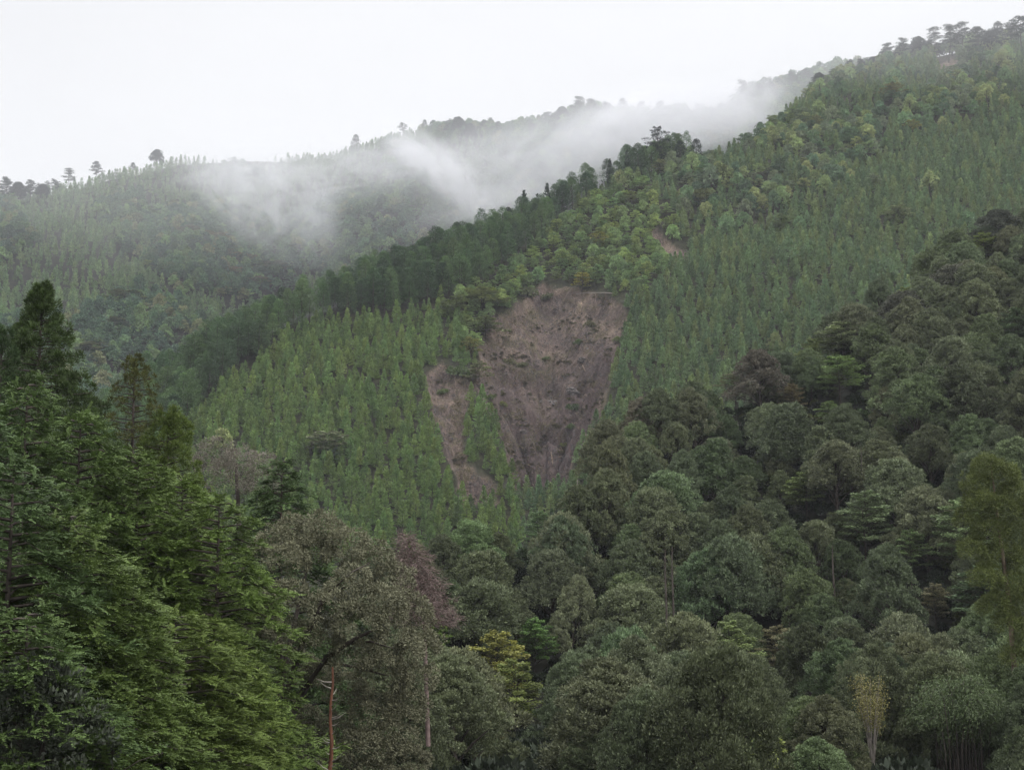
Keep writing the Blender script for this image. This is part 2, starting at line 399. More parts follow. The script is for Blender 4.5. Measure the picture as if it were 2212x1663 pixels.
def bunch_cedar(seed, H=16, R=3.0, nb=90, low=0.2, dens=60, pw=0.75, L=0.26, Wd=0.05, br=0.42, sparse=False):
    """old cedar: upswept rounded bunches of needles at branch ends"""
    rng = np.random.default_rng(seed); cr = G(); tk = G()
    tk.tube([(0, 0, -2), (0.05, 0, H * 0.5), (0, 0, H * 0.98)], [H * 0.013, H * 0.009, 0.03], 7)
    C = []; O = []; B = []
    for i in range(nb):
        f = ((i + 0.5) / nb) ** 0.85
        z = H * (low + (1 - low) * f); a = i * 2.399 + rng.normal() * 0.4
        l = (R * (1 - f) ** pw + 0.2) * (0.6 + 0.55 * rng.random())
        o = np.array([cos(a), sin(a), 0]); sidev = np.array([-sin(a), cos(a), 0])
        end = np.array([0, 0, z]) + o * l + UP * (0.12 * l - 0.02 * l * l)
        tk.tube([(0, 0, z - 0.1), tuple(np.array([0, 0, z]) + o * l * 0.5), tuple(end)], [0.045, 0.03, 0.012], 4)
        m = 1 if sparse else max(2, int(l * 1.9))
        for j in range(m):
            s = 0.55 + 0.5 * (j + 0.5) / m
            C.append(np.array([0, 0, z]) + (end - [0, 0, z]) * s + sidev * rng.normal() * 0.22 * l + UP * rng.normal() * 0.1)
            O.append(nrm(o + 0.5 * UP)); B.append(br * (0.6 + 0.6 * rng.random()) * (0.55 + 0.45 * (1 - f)))
    for k in range(5):
        C.append(np.array([0, 0, H * (0.955 + 0.010 * k)])); O.append(UP * 1.0); B.append(0.30 - 0.05 * k)
    C = np.array(C); O = np.array(O); B = np.array(B)
    n = len(C) * dens
    o = nrm(rdir(rng, n) + 0.6 * np.repeat(O, dens, 0))
    p = np.repeat(C, dens, 0) + o * np.repeat(B, dens)[:, None] * [1, 1, 1.15] * (0.35 + 0.65 * rng.random((n, 1)))
    D = nrm(o + 0.5 * UP + 0.3 * rng.normal(size=(n, 3)))
    tone = np.clip(0.55 * np.repeat(rng.random(len(C)), dens) + 0.45 * rng.random(n), 0, 1)
    cr.leaves(p, D, rdir(rng, n), L * (0.6 + 0.7 * rng.random(n)), Wd, rng, 0, tone)
    return cr, tk

def layered(seed, H=9, R=3.2, nb=26, nleaf=150, L=0.26, Wd=0.16, low=0.35, stems=1, thick=0.10, tilt=0.18):
    """tree with tiers of flat, spreading boughs"""
    rng = np.random.default_rng(seed); cr = G(); tk = G()
    for s in range(stems):
        q = rng.normal(size=2) * (0.35 if stems > 1 else 0.1)
        tk.tube([(q[0] * 0.3, q[1] * 0.3, -1.5), (q[0], q[1], H * 0.5), (q[0] * 2.2, q[1] * 2.2, H * 0.95)], [H * 0.012, H * 0.009, 0.03], 5)
    for i in range(nb):
        f = ((i + 0.5) / nb) ** 0.8; z = H * (low + (1 - low) * f)
        a = i * 2.399 + rng.normal() * 0.4
        l = R * (1 - f ** 2.2) ** 0.6 * (0.6 + 0.5 * rng.random()) + 0.4
        o = np.array([cos(a), sin(a), 0]); sd_ = np.array([-sin(a), cos(a), 0])
        tk.tube([(0, 0, z - 0.35 * l), tuple(np.array([0, 0, z - 0.1 * l]) + o * l * 0.5), tuple(np.array([0, 0, z]) + o * l * 0.95)], [H * 0.006, H * 0.004, 0.015], 4)
        n = int(nleaf * (0.5 + 0.6 * l / R))
        s = rng.random(n) ** 0.7; w = rng.normal(size=n) * 0.25 * (0.4 + s) * l * (1.15 - s)
        P = np.array([0, 0, z]) + o * (l * s)[:, None] + sd_ * w[:, None] + UP * (tilt * l * s * (1 - 0.6 * s) + rng.normal(size=n) * thick)[:, None]
        D = nrm(o + sd_ * np.sign(w)[:, None] * 0.6 + 0.45 * rng.normal(size=(n, 3)) * [1, 1, 0.4] - UP * 0.12)
        Nn = nrm(UP + 0.4 * rng.normal(size=(n, 3)))
        cr.leaves(P, D, Nn, L * (0.6 + 0.8 * rng.random(n)), Wd * (0.7 + 0.6 * rng.random(n)), rng, 0, np.clip(rng.random() * 0.5 + 0.5 * rng.random(n), 0, 1))
    return cr, tk

def pine(seed, H=13, R=3.6, nb=15, low=0.45, nleaf=170, L=0.5, Wd=0.12, lean=0.6):
    """ridge pine: bare bent bole, separate flattened pads with sky between"""
    rng = np.random.default_rng(seed); cr = G(); tk = G()
    bx, by = rng.normal(size=2) * lean
    def tp(f): return np.array([bx * sin(f * 2.6), by * sin(f * 2.2), H * f])
    tk.tube([(0, 0, -2)] + [tuple(tp(f)) for f in (0.2, 0.4, 0.6, 0.8, 0.96)], [0.24, 0.2, 0.17, 0.13, 0.09, 0.03], 6)
    for i in range(nb):
        f = low + (1 - low) * ((i + 0.5) / nb); a = i * 2.399 + rng.normal() * 0.5
        l = R * (1 - ((f - low) / (1 - low)) ** 1.8 * 0.75) * (0.45 + 0.6 * rng.random())
        b = tp(f - 0.03); e = tp(f) + np.array([cos(a) * l, sin(a) * l, 0.25 * l * rng.random()])
        tk.tube([b, (b + e) / 2 + UP * 0.1, e], [0.08, 0.05, 0.02], 4)
        for c, r in ((e, 0.30 * R), (b * 0.4 + e * 0.6 + rng.normal(size=3) * [0.5, 0.5, 0.1], 0.22 * R)):
            n = nleaf // 2
            o = rdir(rng, n); o[:, 2] = np.abs(o[:, 2])
            P = c + o * [r, r, r * 0.38] * (0.4 + 0.6 * rng.random((n, 1)))
            cr.leaves(P, nrm(o * [1, 1, 0.6] + UP * 0.5 + 0.3 * rng.normal(size=(n, 3))), rdir(rng, n), L * (0.6 + 0.6 * rng.random(n)), Wd, rng, 0, np.clip(rng.random() * 0.5 + rng.random(n) * 0.5, 0, 1))
    return cr, tk

def shrub(seed, R=1.2, nl=5, ncl=9, nleaf=18, L=0.3, Wd=0.16):
    rng = np.random.default_rng(seed); cr = G(); tk = G()
    for i in range(nl):
        a = i * 2.4; rr = R * 0.5 * rng.random() ** 0.5
        lobe(cr, rng, np.array([cos(a) * rr, sin(a) * rr, R * (0.3 + 0.5 * rng.random())]), R * 0.55, ncl, nleaf, L, Wd)
    tk.tube([(0, 0, -0.5), (0, 0, R * 0.6)], [0.06, 0.03], 4)
    return cr, tk

# ------------------------------------------------------------------ object helpers
def tag(o, label=None, cat=None, group=None, kind=None):
    if label: o['label'] = label
    if cat: o['category'] = cat
    if group: o['group'] = group
    if kind: o['kind'] = kind
    return o
def link(name, me, parent=None, color=None):
    o = bpy.data.objects.new(name, me); COL.objects.link(o)
    if parent is not None: o.parent = parent
    if color is not None: o.color = (*color, 1)
    return o
PROTO = {}
def joined(key, pair, mats):
    """one mesh of crown and trunk, for trees too small in view to show parts"""
    cr, tk = pair; g = G()
    for q in (cr, tk):
        for V, Q, M, T in zip(q.V, q.Q, q.M, q.T):
            pass
    off = cr.n
    g.V = cr.V + tk.V; g.Q = cr.Q + [q + off for q in tk.Q]; g.M = cr.M + [m + 1 for m in tk.M]; g.T = cr.T + tk.T
    return g.mesh(key, mats)
def parts(key, pair, leafm, barkm=None):
    return pair[0].mesh(key + "_crown", [leafm]), pair[1].mesh(key + "_trunk", [barkm or M_BARK], smooth=True)
def tree(name, me_pair, loc, rz=0, sc=1.0, color=(0.06, 0.1, 0.04), label=None, cat='tree', group=None, tilt=0.0):
    e = bpy.data.objects.new(name, None); COL.objects.link(e)
    e.location = loc; e.rotation_euler = (tilt * cos(rz), tilt * sin(rz), rz); e.scale = (sc, sc, sc) if np.isscalar(sc) else sc
    e.empty_display_size = 0.5
    link('crown', me_pair[0], e, color); link('trunk', me_pair[1], e)
    return tag(e, label, cat, group)
def solo(name, me, loc, rz=0, sc=1.0, color=(0.06, 0.1, 0.04), label=None, cat='tree', group=None):
    o = link(name, me, None, color); o.location = loc; o.rotation_euler = (0, 0, rz); o.scale = (sc, sc, sc) if np.isscalar(sc) else sc
    return tag(o, label, cat, group)

def scatter_stuff(name, label, pts, rot, scl, idx, protos, cat='forest'):
    """ONE object of uncountable growth: prototype meshes set on points"""
    n = len(pts)
    if not n: return None
    me = bpy.data.meshes.new(name); me.vertices.add(n); me.vertices.foreach_set('co', np.asarray(pts, np.float32).ravel())
    for nm, ty, arr in (('rot', 'FLOAT', rot), ('scl', 'FLOAT', scl), ('idx', 'INT', idx)):
        a = me.attributes.new(nm, ty, 'POINT'); a.data.foreach_set('value', np.asarray(arr, np.float32 if ty == 'FLOAT' else np.int32))
    rj = np.random.default_rng(n); tin = np.array([protos[i][1] for i in idx]) * (1 + 0.15 * rj.normal(size=(n, 1)))
    a = me.attributes.new('tint', 'FLOAT_VECTOR', 'POINT'); a.data.foreach_set('vector', np.clip(tin, 0.005, 1).astype(np.float32).ravel())
    a = me.attributes.new('has_tint', 'FLOAT', 'POINT'); a.data.foreach_set('value', np.ones(n, np.float32))
    uniq = []; 
    for m_, _ in protos:
        if m_ not in uniq: uniq.append(m_)
    me.attributes['idx'].data.foreach_set('value', np.array([uniq.index(protos[i][0]) for i in idx], np.int32))
    o = link(name, me); tag(o, label, cat, None, 'stuff')
    cl = bpy.data.collections.new(name + "_kinds")
    for i, m_ in enumerate(uniq):
        p = bpy.data.objects.new("%s_kind_%03d" % (name, i), m_); cl.objects.link(p)
    ng = bpy.data.node_groups.new(name, 'GeometryNodeTree')
    ng.interface.new_socket(name='Geometry', in_out='INPUT', socket_type='NodeSocketGeometry')
    ng.interface.new_socket(name='Geometry', in_out='OUTPUT', socket_type='NodeSocketGeometry')
    N, L = ng.nodes, ng.links
    gi = N.new('NodeGroupInput'); go = N.new('NodeGroupOutput')
    mp = N.new('GeometryNodeMeshToPoints'); ip = N.new('GeometryNodeInstanceOnPoints'); ci = N.new('GeometryNodeCollectionInfo')
    ci.inputs['Collection'].default_value = cl; ci.inputs['Separate Children'].default_value = True; ci.inputs['Reset Children'].default_value = True
    def attr(nm, ty):
        a = N.new('GeometryNodeInputNamedAttribute'); a.data_type = ty; a.inputs[0].default_value = nm; return a.outputs[0]
    L.new(gi.outputs[0], mp.inputs[0]); L.new(mp.outputs[0], ip.inputs['Points']); L.new(ci.outputs[0], ip.inputs['Instance'])
    ip.inputs['Pick Instance'].default_value = True; L.new(attr('idx', 'INT'), ip.inputs['Instance Index'])
    cx = N.new('ShaderNodeCombineXYZ'); L.new(attr('rot', 'FLOAT'), cx.inputs[2]); L.new(cx.outputs[0], ip.inputs['Rotation'])
    L.new(attr('scl', 'FLOAT'), ip.inputs['Scale']); L.new(ip.outputs[0], go.inputs[0])
    md = o.modifiers.new('scatter', 'NODES'); md.node_group = ng
    return o

# ------------------------------------------------------------------ terrain
GULLY = [(1250, 640), (1200, 760), (1180, 880), (1175, 960), (1178, 1050), (1150, 1160), (1050, 1250), (900, 1400)]
class Hill:
    def __init__(s, y0, slope, ridge, back, relief, seed):
        u = ut([p for p, _ in y0], [1258] * len(y0))[0]; s.u0 = u; s.y0 = np.array([v for _, v in y0], float)
        s.s = slope; ru, rt = ut([p for p, _ in ridge], [q for _, q in ridge]); s.ru, s.rt = ru, rt
        s.back = back; s.relief = relief; s.seed = seed
    def yr(s, u):
        Y0 = np.interp(u, s.u0, s.y0); t = np.minimum(np.interp(u, s.ru, s.rt), s.s * 0.9)
        return Y0 * s.s / (s.s - t)
    def z(s, X, Y, fine=True):
        X = np.asarray(X, float); Y = np.asarray(Y, float)
        u = X / Y; Y0 = np.interp(u, s.u0, s.y0); Yr = s.yr(u); zr = s.s * (Yr - Y0)
        z = np.where(Y < Yr, s.s * (Y - Y0), zr - s.back * (Y - Yr))
        k = 10.0; z = z - 0.5 * (s.s + s.back) * k * np.exp(-np.abs(Y - Yr) / k) * 0.5
        a = s.relief * fbm(X / 60, Y / 75, s.seed, 4) * np.clip(np.abs(Y - Yr) / 50, 0.15, 1)
        z = z + a
        if s is MID and fine: z = z + slip(X, Y, z)[0]
        return z
SCAR = [(1100, 672), (1128, 640), (1165, 619), (1240, 621), (1296, 634), (1346, 656), (1354, 700), (1335, 765), (1318, 830), (1305, 890), (1270, 945),
        (1240, 990), (1235, 1045), (1200, 1075), (1120, 1075), (1098, 1000), (1080, 930), (1050, 880), (1030, 840), (1012, 850), (1005, 900), (998, 950), (1010, 1010),
        (1062, 1040), (1078, 1085), (1000, 1092), (984, 1016), (964, 970), (944, 915), (924, 870), (922, 815), (955, 775), (975, 800), (1010, 800), (1040, 790), (1032, 745), (1058, 705), (1068, 680)]
SCAR2 = [(1408, 495), (1425, 500), (1448, 532), (1492, 548), (1488, 570), (1458, 572), (1430, 545), (1405, 518)]
SCAR3 = [(2020, 128), (2085, 122), (2070, 150), (2030, 165)]
def slip(X, Y, Z):
    """bare, hollowed ground of the landslide: returns height change, bareness, damp with painted crease shade"""
    px, py = proj(X, Y, Z)
    jit = 12 * fbm(px / 24, py / 24, 5, 4)
    sd_ = sdpoly(px, py, SCAR) + jit
    s2 = np.minimum(sdpoly(px, py, SCAR2), sdpoly(px, py, SCAR3)) + jit * 0.7
    bare = 1 - sstep(-4, 5, np.minimum(sd_, s2))
    ins = 1 - sstep(-26, 6, sd_)
    dz = -3.4 * ins
    main = ins * sstep(1000, 1040, px)
    # main hollow, gullies, ledges and the rock step
    dz = dz - 6.0 * main * np.exp(-(dline(px, py, [(1230, 700), (1210, 820), (1180, 930), (1172, 1040)]) / 60) ** 2)
    dz = dz - 3.2 * main * np.exp(-(dline(px, py, [(1085, 850), (1120, 900), (1145, 960), (1160, 1040)]) / 9) ** 2)
    dz = dz - 2.4 * main * np.exp(-(dline(px, py, [(1105, 930), (1120, 980), (1140, 1030)]) / 7) ** 2)
    dz = dz - 3.4 * main * np.exp(-(dline(px, py, [(1330, 740), (1270, 850), (1225, 960), (1190, 1040)]) / 11) ** 2)
    dz = dz + 3.0 * main * np.exp(-(dline(px, py, [(1145, 862), (1180, 872), (1215, 866), (1250, 830), (1290, 785)]) / 12) ** 2)
    dz = dz - 4.4 * main * np.exp(-(dline(px, py, [(1165, 882), (1200, 890), (1225, 880)]) / 7) ** 2)
    dz = dz + 1.2 * main * np.exp(-(dline(px, py, [(1040, 770), (1090, 772), (1140, 778), (1200, 770)]) / 9) ** 2)
    dz = dz - 2.6 * main * np.exp(-(dline(px, py, [(1060, 790), (1110, 796), (1160, 796), (1210, 790)]) / 8) ** 2)
    dz = dz - 4.0 * main * (np.exp(-(np.hypot((px - 1256) / 8, (py - 778) / 14)) ** 2) + np.exp(-(np.hypot((px - 1288) / 7, (py - 762) / 9)) ** 2) + np.exp(-(np.hypot((px - 1230) / 9, (py - 815) / 14)) ** 2))
    dz = dz + 2.6 * main * np.exp(-(np.hypot((px - 1270) / 40, (py - 690) / 22)) ** 2)
    # creases that run down the face and draw together towards the gully mouth
    ang = np.arctan2(px - 1178, 1150 - py); rr_ = np.hypot(px - 1178, 1150 - py)
    cr_ = np.abs(fbm(ang * 13 + 0.5 * fbm(px / 30, py / 30, 6, 2), rr_ / 130, 31, 4))
    rn = 1 - cr_
    fold = np.exp(-np.abs(fbm(ang * 7 + 2, rr_ / 200, 63, 2)) / 0.10) * sstep(600, 780, py)
    dz = dz - 2.6 * bare * fold
    sharp = lambda pts, w: np.exp(-dline(px + 5 * fbm(px / 12, py / 12, 44, 2), py, pts) / w)
    dz = dz - main * (5.5 * sharp([(1290, 770), (1255, 815), (1225, 870), (1205, 930), (1185, 1000), (1178, 1050)], 7) + 2.6 * sharp([(1090, 850), (1125, 905), (1145, 970), (1162, 1030)], 5) + 2.2 * sharp([(1075, 890), (1100, 960), (1125, 1020)], 5)
                      + 2.2 * sharp([(1345, 700), (1318, 790), (1280, 880), (1235, 960)], 6) + 1.3 * sharp([(1050, 788), (1100, 800), (1150, 796), (1200, 806)], 6) + 3.0 * sharp([(1160, 884), (1195, 894), (1228, 884)], 5))
    dz = dz + bare * (2.6 * (rn - 0.85) + 1.3 * fbm(X / 2.6, Y / 2.6, 77, 4) + 2.2 * fbm(X / 13, Y / 13, 78, 3))
    wet_shade = main * np.clip(0.55 * fold + 0.55 * sstep(790, 960, py) + 1.2 * np.clip(sharp([(1290, 770), (1255, 815), (1225, 870), (1205, 930), (1185, 1000)], 12) + sharp([(1050, 788), (1100, 800), (1150, 796), (1200, 806)], 8) + sharp([(1160, 884), (1195, 894), (1228, 884)], 9), 0, 1) + 1.0 * np.exp(-(dline(px, py, [(1300, 760), (1250, 830), (1190, 940), (1172, 1040)]) / 42) ** 2) + 0.9 * np.exp(-(dline(px, py, [(1080, 800), (1130, 850), (1165, 1000)]) / 26) ** 2) + 0.25 * fbm(px / 30, py / 30, 9, 3), 0, 1)  # damp soil, with shade of gullies, folds and undercuts painted in to bring out relief
    return dz, bare, wet_shade

def shifted(pts, f): return [(x, y + f(x)) for x, y in pts]
MID_TOP = [(-700, 1350), (0, 1010), (200, 860), (350, 745), (450, 695), (560, 622), (700, 570), (850, 515), (1000, 470), (1100, 435), (1180, 405), (1300, 352), (1370, 318), (1440, 305), (1510, 303),
           (1560, 302), (1640, 262), (1700, 215), (1760, 168), (1820, 138), (1900, 112), (2000, 92), (2100, 72), (2212, 55), (2900, -60)]
MID = None
MID = Hill([(-800, 430), (200, 410), (600, 392), (1000, 392), (1180, 405), (1350, 388), (1800, 372), (2212, 360), (2900, 350)], 0.70,
           shifted(MID_TOP, lambda x: float(np.interp(x, [200, 700, 1200, 1500, 1700, 1900, 2212], [75, 88, 62, 40, 30, 30, 28]))), 0.45, 12, 3)
BACK_TOP = [(-800, 640), (-200, 470), (0, 418), (130, 395), (250, 368), (390, 335), (520, 330), (700, 330), (800, 302), (900, 275), (1000, 268), (1100, 275), (1200, 252), (1250, 225), (1320, 240), (1500, 243), (1570, 238),
            (1610, 196), (1700, 170), (1800, 140), (1950, 140), (2300, 160), (2900, 200)]
BACK = Hill([(-800, 600), (0, 650), (500, 720), (1000, 640), (1300, 560), (1700, 480), (2200, 470), (2900, 470)], 0.65, shifted(BACK_TOP, lambda x: 14), 0.4, 26, 8)
NEAR_TOP = [(-900, 2300), (300, 1750), (700, 1450), (830, 1235), (960, 1165), (1100, 1085), (1200, 1055), (1250, 1020), (1350, 870), (1450, 840), (1550, 770), (1640, 745), (1750, 695), (1850, 610), (2000, 550), (2080, 460), (2212, 425), (2900, 280)]
NEAR = Hill([(-900, 150), (300, 160), (700, 175), (1000, 185), (1300, 192), (1700, 192), (2212, 180), (2900, 165)], 0.55,
            shifted(NEAR_TOP, lambda x: 98), 0.5, 7, 21)
GZ = -18.0
def gz(X, Y):
    r = np.hypot(X, Y)
    return np.where(r < 6, -1.7, -1.7 + (GZ + 1.7) * sstep(6, 42, r)) + 0.8 * fbm(X / 20, Y / 20, 2, 3) * sstep(8, 40, r)

def grid_mesh(name, us, Ys, zf, mats, attrs=None, smooth=True, cart=False):
    U, Yg = np.meshgrid(us, Ys, indexing='ij')
    X = U if cart else U * Yg
    Z = zf(X, Yg)
    nu, ny = U.shape
    g = G(); i = np.arange(nu - 1)[:, None]; j = np.arange(ny - 1)[None, :]
    Q = np.stack([i * ny + j, (i + 1) * ny + j, (i + 1) * ny + j + 1, i * ny + j + 1], -1).reshape(-1, 4)
    g.add(np.stack([X, Yg, Z], -1).reshape(-1, 3), Q)
    me = g.mesh(name, mats, smooth)
    if attrs:
        for k, v in attrs(X, Yg, Z).items():
            a = me.attributes.new(k, 'FLOAT', 'POINT'); a.data.foreach_set('value', v.ravel().astype(np.float32))
    return me
def pxu(p): return ut(p, 900)[0]
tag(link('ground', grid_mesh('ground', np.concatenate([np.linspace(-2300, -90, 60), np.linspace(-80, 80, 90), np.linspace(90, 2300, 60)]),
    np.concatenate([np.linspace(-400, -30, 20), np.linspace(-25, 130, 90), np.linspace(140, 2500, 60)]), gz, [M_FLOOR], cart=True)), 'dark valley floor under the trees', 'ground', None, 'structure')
def mid_attrs(X, Y, Z):
    Zb = MID.z(X, Y, fine=False); _, b, w = slip(X, Y, Zb); return {'bare': b, 'wet_shade': w}
us = np.unique(np.concatenate([pxu(np.arange(-800, 2900, 9.0)), pxu(np.arange(918, 1385, 1.9))]))
Ys = np.unique(np.concatenate([np.arange(345, 1250, 4.0), np.arange(425, 690, 0.8)]))
tag(link('middle_hill', grid_mesh('middle_hill', us, Ys, lambda X, Y: MID.z(X, Y), [M_HILL], mid_attrs)),
    'steep wooded spur with a wide brown landslide scar down its face', 'hill', None, 'structure')
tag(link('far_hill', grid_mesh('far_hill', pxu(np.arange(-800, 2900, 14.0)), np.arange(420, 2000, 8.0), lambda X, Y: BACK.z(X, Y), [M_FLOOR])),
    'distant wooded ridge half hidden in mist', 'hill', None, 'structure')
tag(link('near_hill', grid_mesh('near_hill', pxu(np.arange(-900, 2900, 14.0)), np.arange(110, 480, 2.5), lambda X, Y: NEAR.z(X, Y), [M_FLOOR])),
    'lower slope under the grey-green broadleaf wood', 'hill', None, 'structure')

def place(hill, px, py, hc):
    """base point on a hill of a thing whose point hc above its base is seen at px,py"""
    u, t = ut(px, py); Ys = np.arange(100, 2000, 0.5)
    d = hill.z(u * Ys, Ys) + hc - t * Ys
    ok = np.where((d[1:] >= 0) & (d[:-1] < 0))[0]
    if not len(ok):                                        # above the ridge: stand it on the crest
        i = int(np.argmax(d)); return np.array([u * Ys[i], Ys[i], float(hill.z(u * Ys[i], Ys[i]))])
    Y = Ys[ok[0]]; return np.array([u * Y, Y, float(hill.z(u * Y, Y))])

# ------------------------------------------------------------------ scatter points on the slopes
def jitter(x0, x1, y0, y1, d, seed, j=0.42):
    rng = np.random.default_rng(seed)
    X, Y = np.meshgrid(np.arange(x0, x1, d), np.arange(y0, y1, d)); X = X + (np.arange(X.shape[0]) % 2)[:, None] * d / 2
    X = X + (rng.random(X.shape) - 0.5) * 2 * j * d; Y = Y + (rng.random(Y.shape) - 0.5) * 2 * j * d
    return X.ravel(), Y.ravel()
FG_TOP = [(-500, 700), (0, 760), (60, 700), (130, 700), (190, 850), (280, 880), (420, 960), (520, 1000), (640, 1060), (700, 1160), (800, 1190), (900, 1300), (960, 1480), (980, 1700), (3000, 1700)]
def curve(c, x): return np.interp(x, [p for p, _ in c], [q for _, q in c])

# ------------------------------------------------------------------ labels: each tree told by its look and by where it stands among its neighbours
ORD = ['first', 'second', 'third', 'fourth', 'fifth', 'sixth', 'seventh', 'eighth', 'ninth', 'tenth', 'eleventh', 'twelfth']
def order_word(i, n):
    if n == 1: return 'only one'
    if i == 0: return 'leftmost'
    if i == n - 1: return 'rightmost'
    return ORD[i] + ' from left'
TIERS = {1: [''], 2: ['upper', 'lower'], 3: ['upper', 'middle', 'lower'], 4: ['top', 'upper', 'lower', 'bottom'], 5: ['top', 'upper', 'middle', 'lower', 'bottom']}
def label_all(items, marks, noun):
    """items: (object, px, py, look); marks: (px, py, phrase)"""
    cells = {}
    for it in items:
        k = min(range(len(marks)), key=lambda q: (marks[q][0] - it[1]) ** 2 + (marks[q][1] - it[2]) ** 2)
        cells.setdefault(k, []).append(it)
    for k, its in cells.items():
        its.sort(key=lambda t: t[2]); n = len(its); nt = min(5, max(1, int(round(n / 5.0))))
        for ti in range(nt):
            row = sorted(its[ti * n // nt:(ti + 1) * n // nt], key=lambda t: t[1])
            for i, (o, px, py, look) in enumerate(row):
                tw = TIERS[nt][ti]; s = '%s %s, %s' % (look, noun, (tw + ' row ') if tw else '')
                o['label'] = s + order_word(i, len(row)) + ', ' + marks[k][2]
                if len(o['label'].split()) > 16: print('LONG', marks[k][2])
def look_of(c, sc, dark='dark', mid='mid-green', light='bright'):
    lum = 0.3 * c[0] + 0.6 * c[1] + 0.1 * c[2]
    size = 'small ' if sc < 0.88 else ('tall ' if sc > 1.1 else '')
    return size + (dark if lum < LUM[0] else light if lum > LUM[1] else mid)
LUM = [0.165, 0.20]
def vary(rng, c, v=0.14, h=0.022):
    k = 1 + v * rng.normal(); w = 1 + h * rng.normal()
    return tuple(float(np.clip(x, 0.008, 0.6)) for x in (c[0] * k * w, c[1] * k, c[2] * k / w))

# ------------------------------------------------------------------ tree kinds
CED = [joined('young_cedar', young_cedar(10 + i, H=6.9, R=1.6 + 0.13 * i, n=950, bushy=[1.0, .9, 1.15, .95, 1.05][i]), [M_NEEDLE, M_BARK]) for i in range(5)]
CYP = [cypress(30 + i, H=15 + i * 0.8, R=3.1 + 0.25 * i) for i in range(4)]
CYPj = [joined('cypress', c, [M_NEEDLE, M_BARK]) for c in CYP]
CYPp = [parts('cypress', c, M_NEEDLE, M_BARK) for c in CYP]
MIX = [broadleaf(50 + i, H=7.5 + 0.6 * i, R=2.9 + 0.25 * i, nl=15, ncl=9, nleaf=14, L=0.55, Wd=0.32, low=0.15) for i in range(4)]
MIXj = [joined('scrub', c, [M_LEAF, M_BARK]) for c in MIX] + [joined('scrub', layered(60 + i, H=7.5, R=3.4, nb=20, nleaf=75, L=0.5, Wd=0.3), [M_LEAF, M_BARK]) for i in range(3)]
BLF = [broadleaf(70 + i, H=h, R=r, nl=nl, ncl=30, nleaf=32, L=0.27, Wd=0.12, low=lo, up=0.9, cl=0.21) for i, (h, r, nl, lo) in
       enumerate([(10.5, 4.1, 28, 0.26), (11.5, 3.7, 28, 0.24), (9.8, 4.5, 28, 0.3), (11.5, 4.0, 24, 0.42), (12, 4.4, 32, 0.28), (9.5, 3.4, 22, 0.2)])]
BLF += [broadleaf(80 + i, H=h, R=r, nl=28, ncl=32, nleaf=60, L=0.17, Wd=0.085, low=0.24, up=0.9, cl=0.21) for i, (h, r) in enumerate([(10.8, 4.2), (11.6, 3.9)])]
BLFp = [parts('broadleaf', c, M_GLOSSY) for c in BLF]
BLFj = [joined('broadleaf', c, [M_GLOSSY, M_BARK]) for c in BLF]
PIN = [parts('pine', pine(90 + i, H=12 + i, R=3.8 + 0.3 * i, nb=20, nleaf=240), M_NEEDLE) for i in range(4)]
LAY = [parts('layered', layered(100 + i, H=8 + i, R=3.2 + 0.3 * i, nb=28, nleaf=260, L=0.26, Wd=0.15), M_LEAF) for i in range(3)]
SHR = [joined('shrub', shrub(110 + i), [M_LEAF, M_BARK]) for i in range(3)]
FARB = [joined('far_broadleaf', broadleaf(120 + i, H=10, R=4.2, nl=12, ncl=7, nleaf=9, L=0.95, Wd=0.6, low=0.15), [M_LEAF, M_BARK]) for i in range(2)]
FARC = [joined('far_cedar', young_cedar(130 + i, H=9, R=1.9, n=240, L=0.95, Wd=0.42), [M_NEEDLE, M_BARK]) for i in range(3)]
FARL = [joined('far_layered', layered(140, H=9, R=4.6, nb=16, nleaf=40, L=0.9, Wd=0.55), [M_LEAF, M_BARK])]

C_CL = [(0.17, 0.249, 0.075), (0.15, 0.234, 0.075), (0.187, 0.259, 0.077), (0.139, 0.218, 0.075)]
C_CR = [(0.146, 0.221, 0.098), (0.166, 0.241, 0.102), (0.126, 0.197, 0.095), (0.191, 0.249, 0.097)]
C_CY = [(0.094, 0.164, 0.067), (0.123, 0.201, 0.078), (0.073, 0.126, 0.06)]
C_MX = [(0.16, 0.255, 0.121), (0.234, 0.315, 0.131), (0.12, 0.192, 0.107), (0.293, 0.339, 0.143), (0.199, 0.248, 0.143)]
C_BL = [(0.114, 0.138, 0.074), (0.128, 0.148, 0.08), (0.102, 0.129, 0.07), (0.136, 0.151, 0.086), (0.111, 0.148, 0.07)]
C_DE = [(0.24, 0.338, 0.129), (0.286, 0.366, 0.118), (0.194, 0.289, 0.118)]

VIEW = lambda px, py: (px > -10) & (px < 2222) & (py > -20) & (py < 1690)
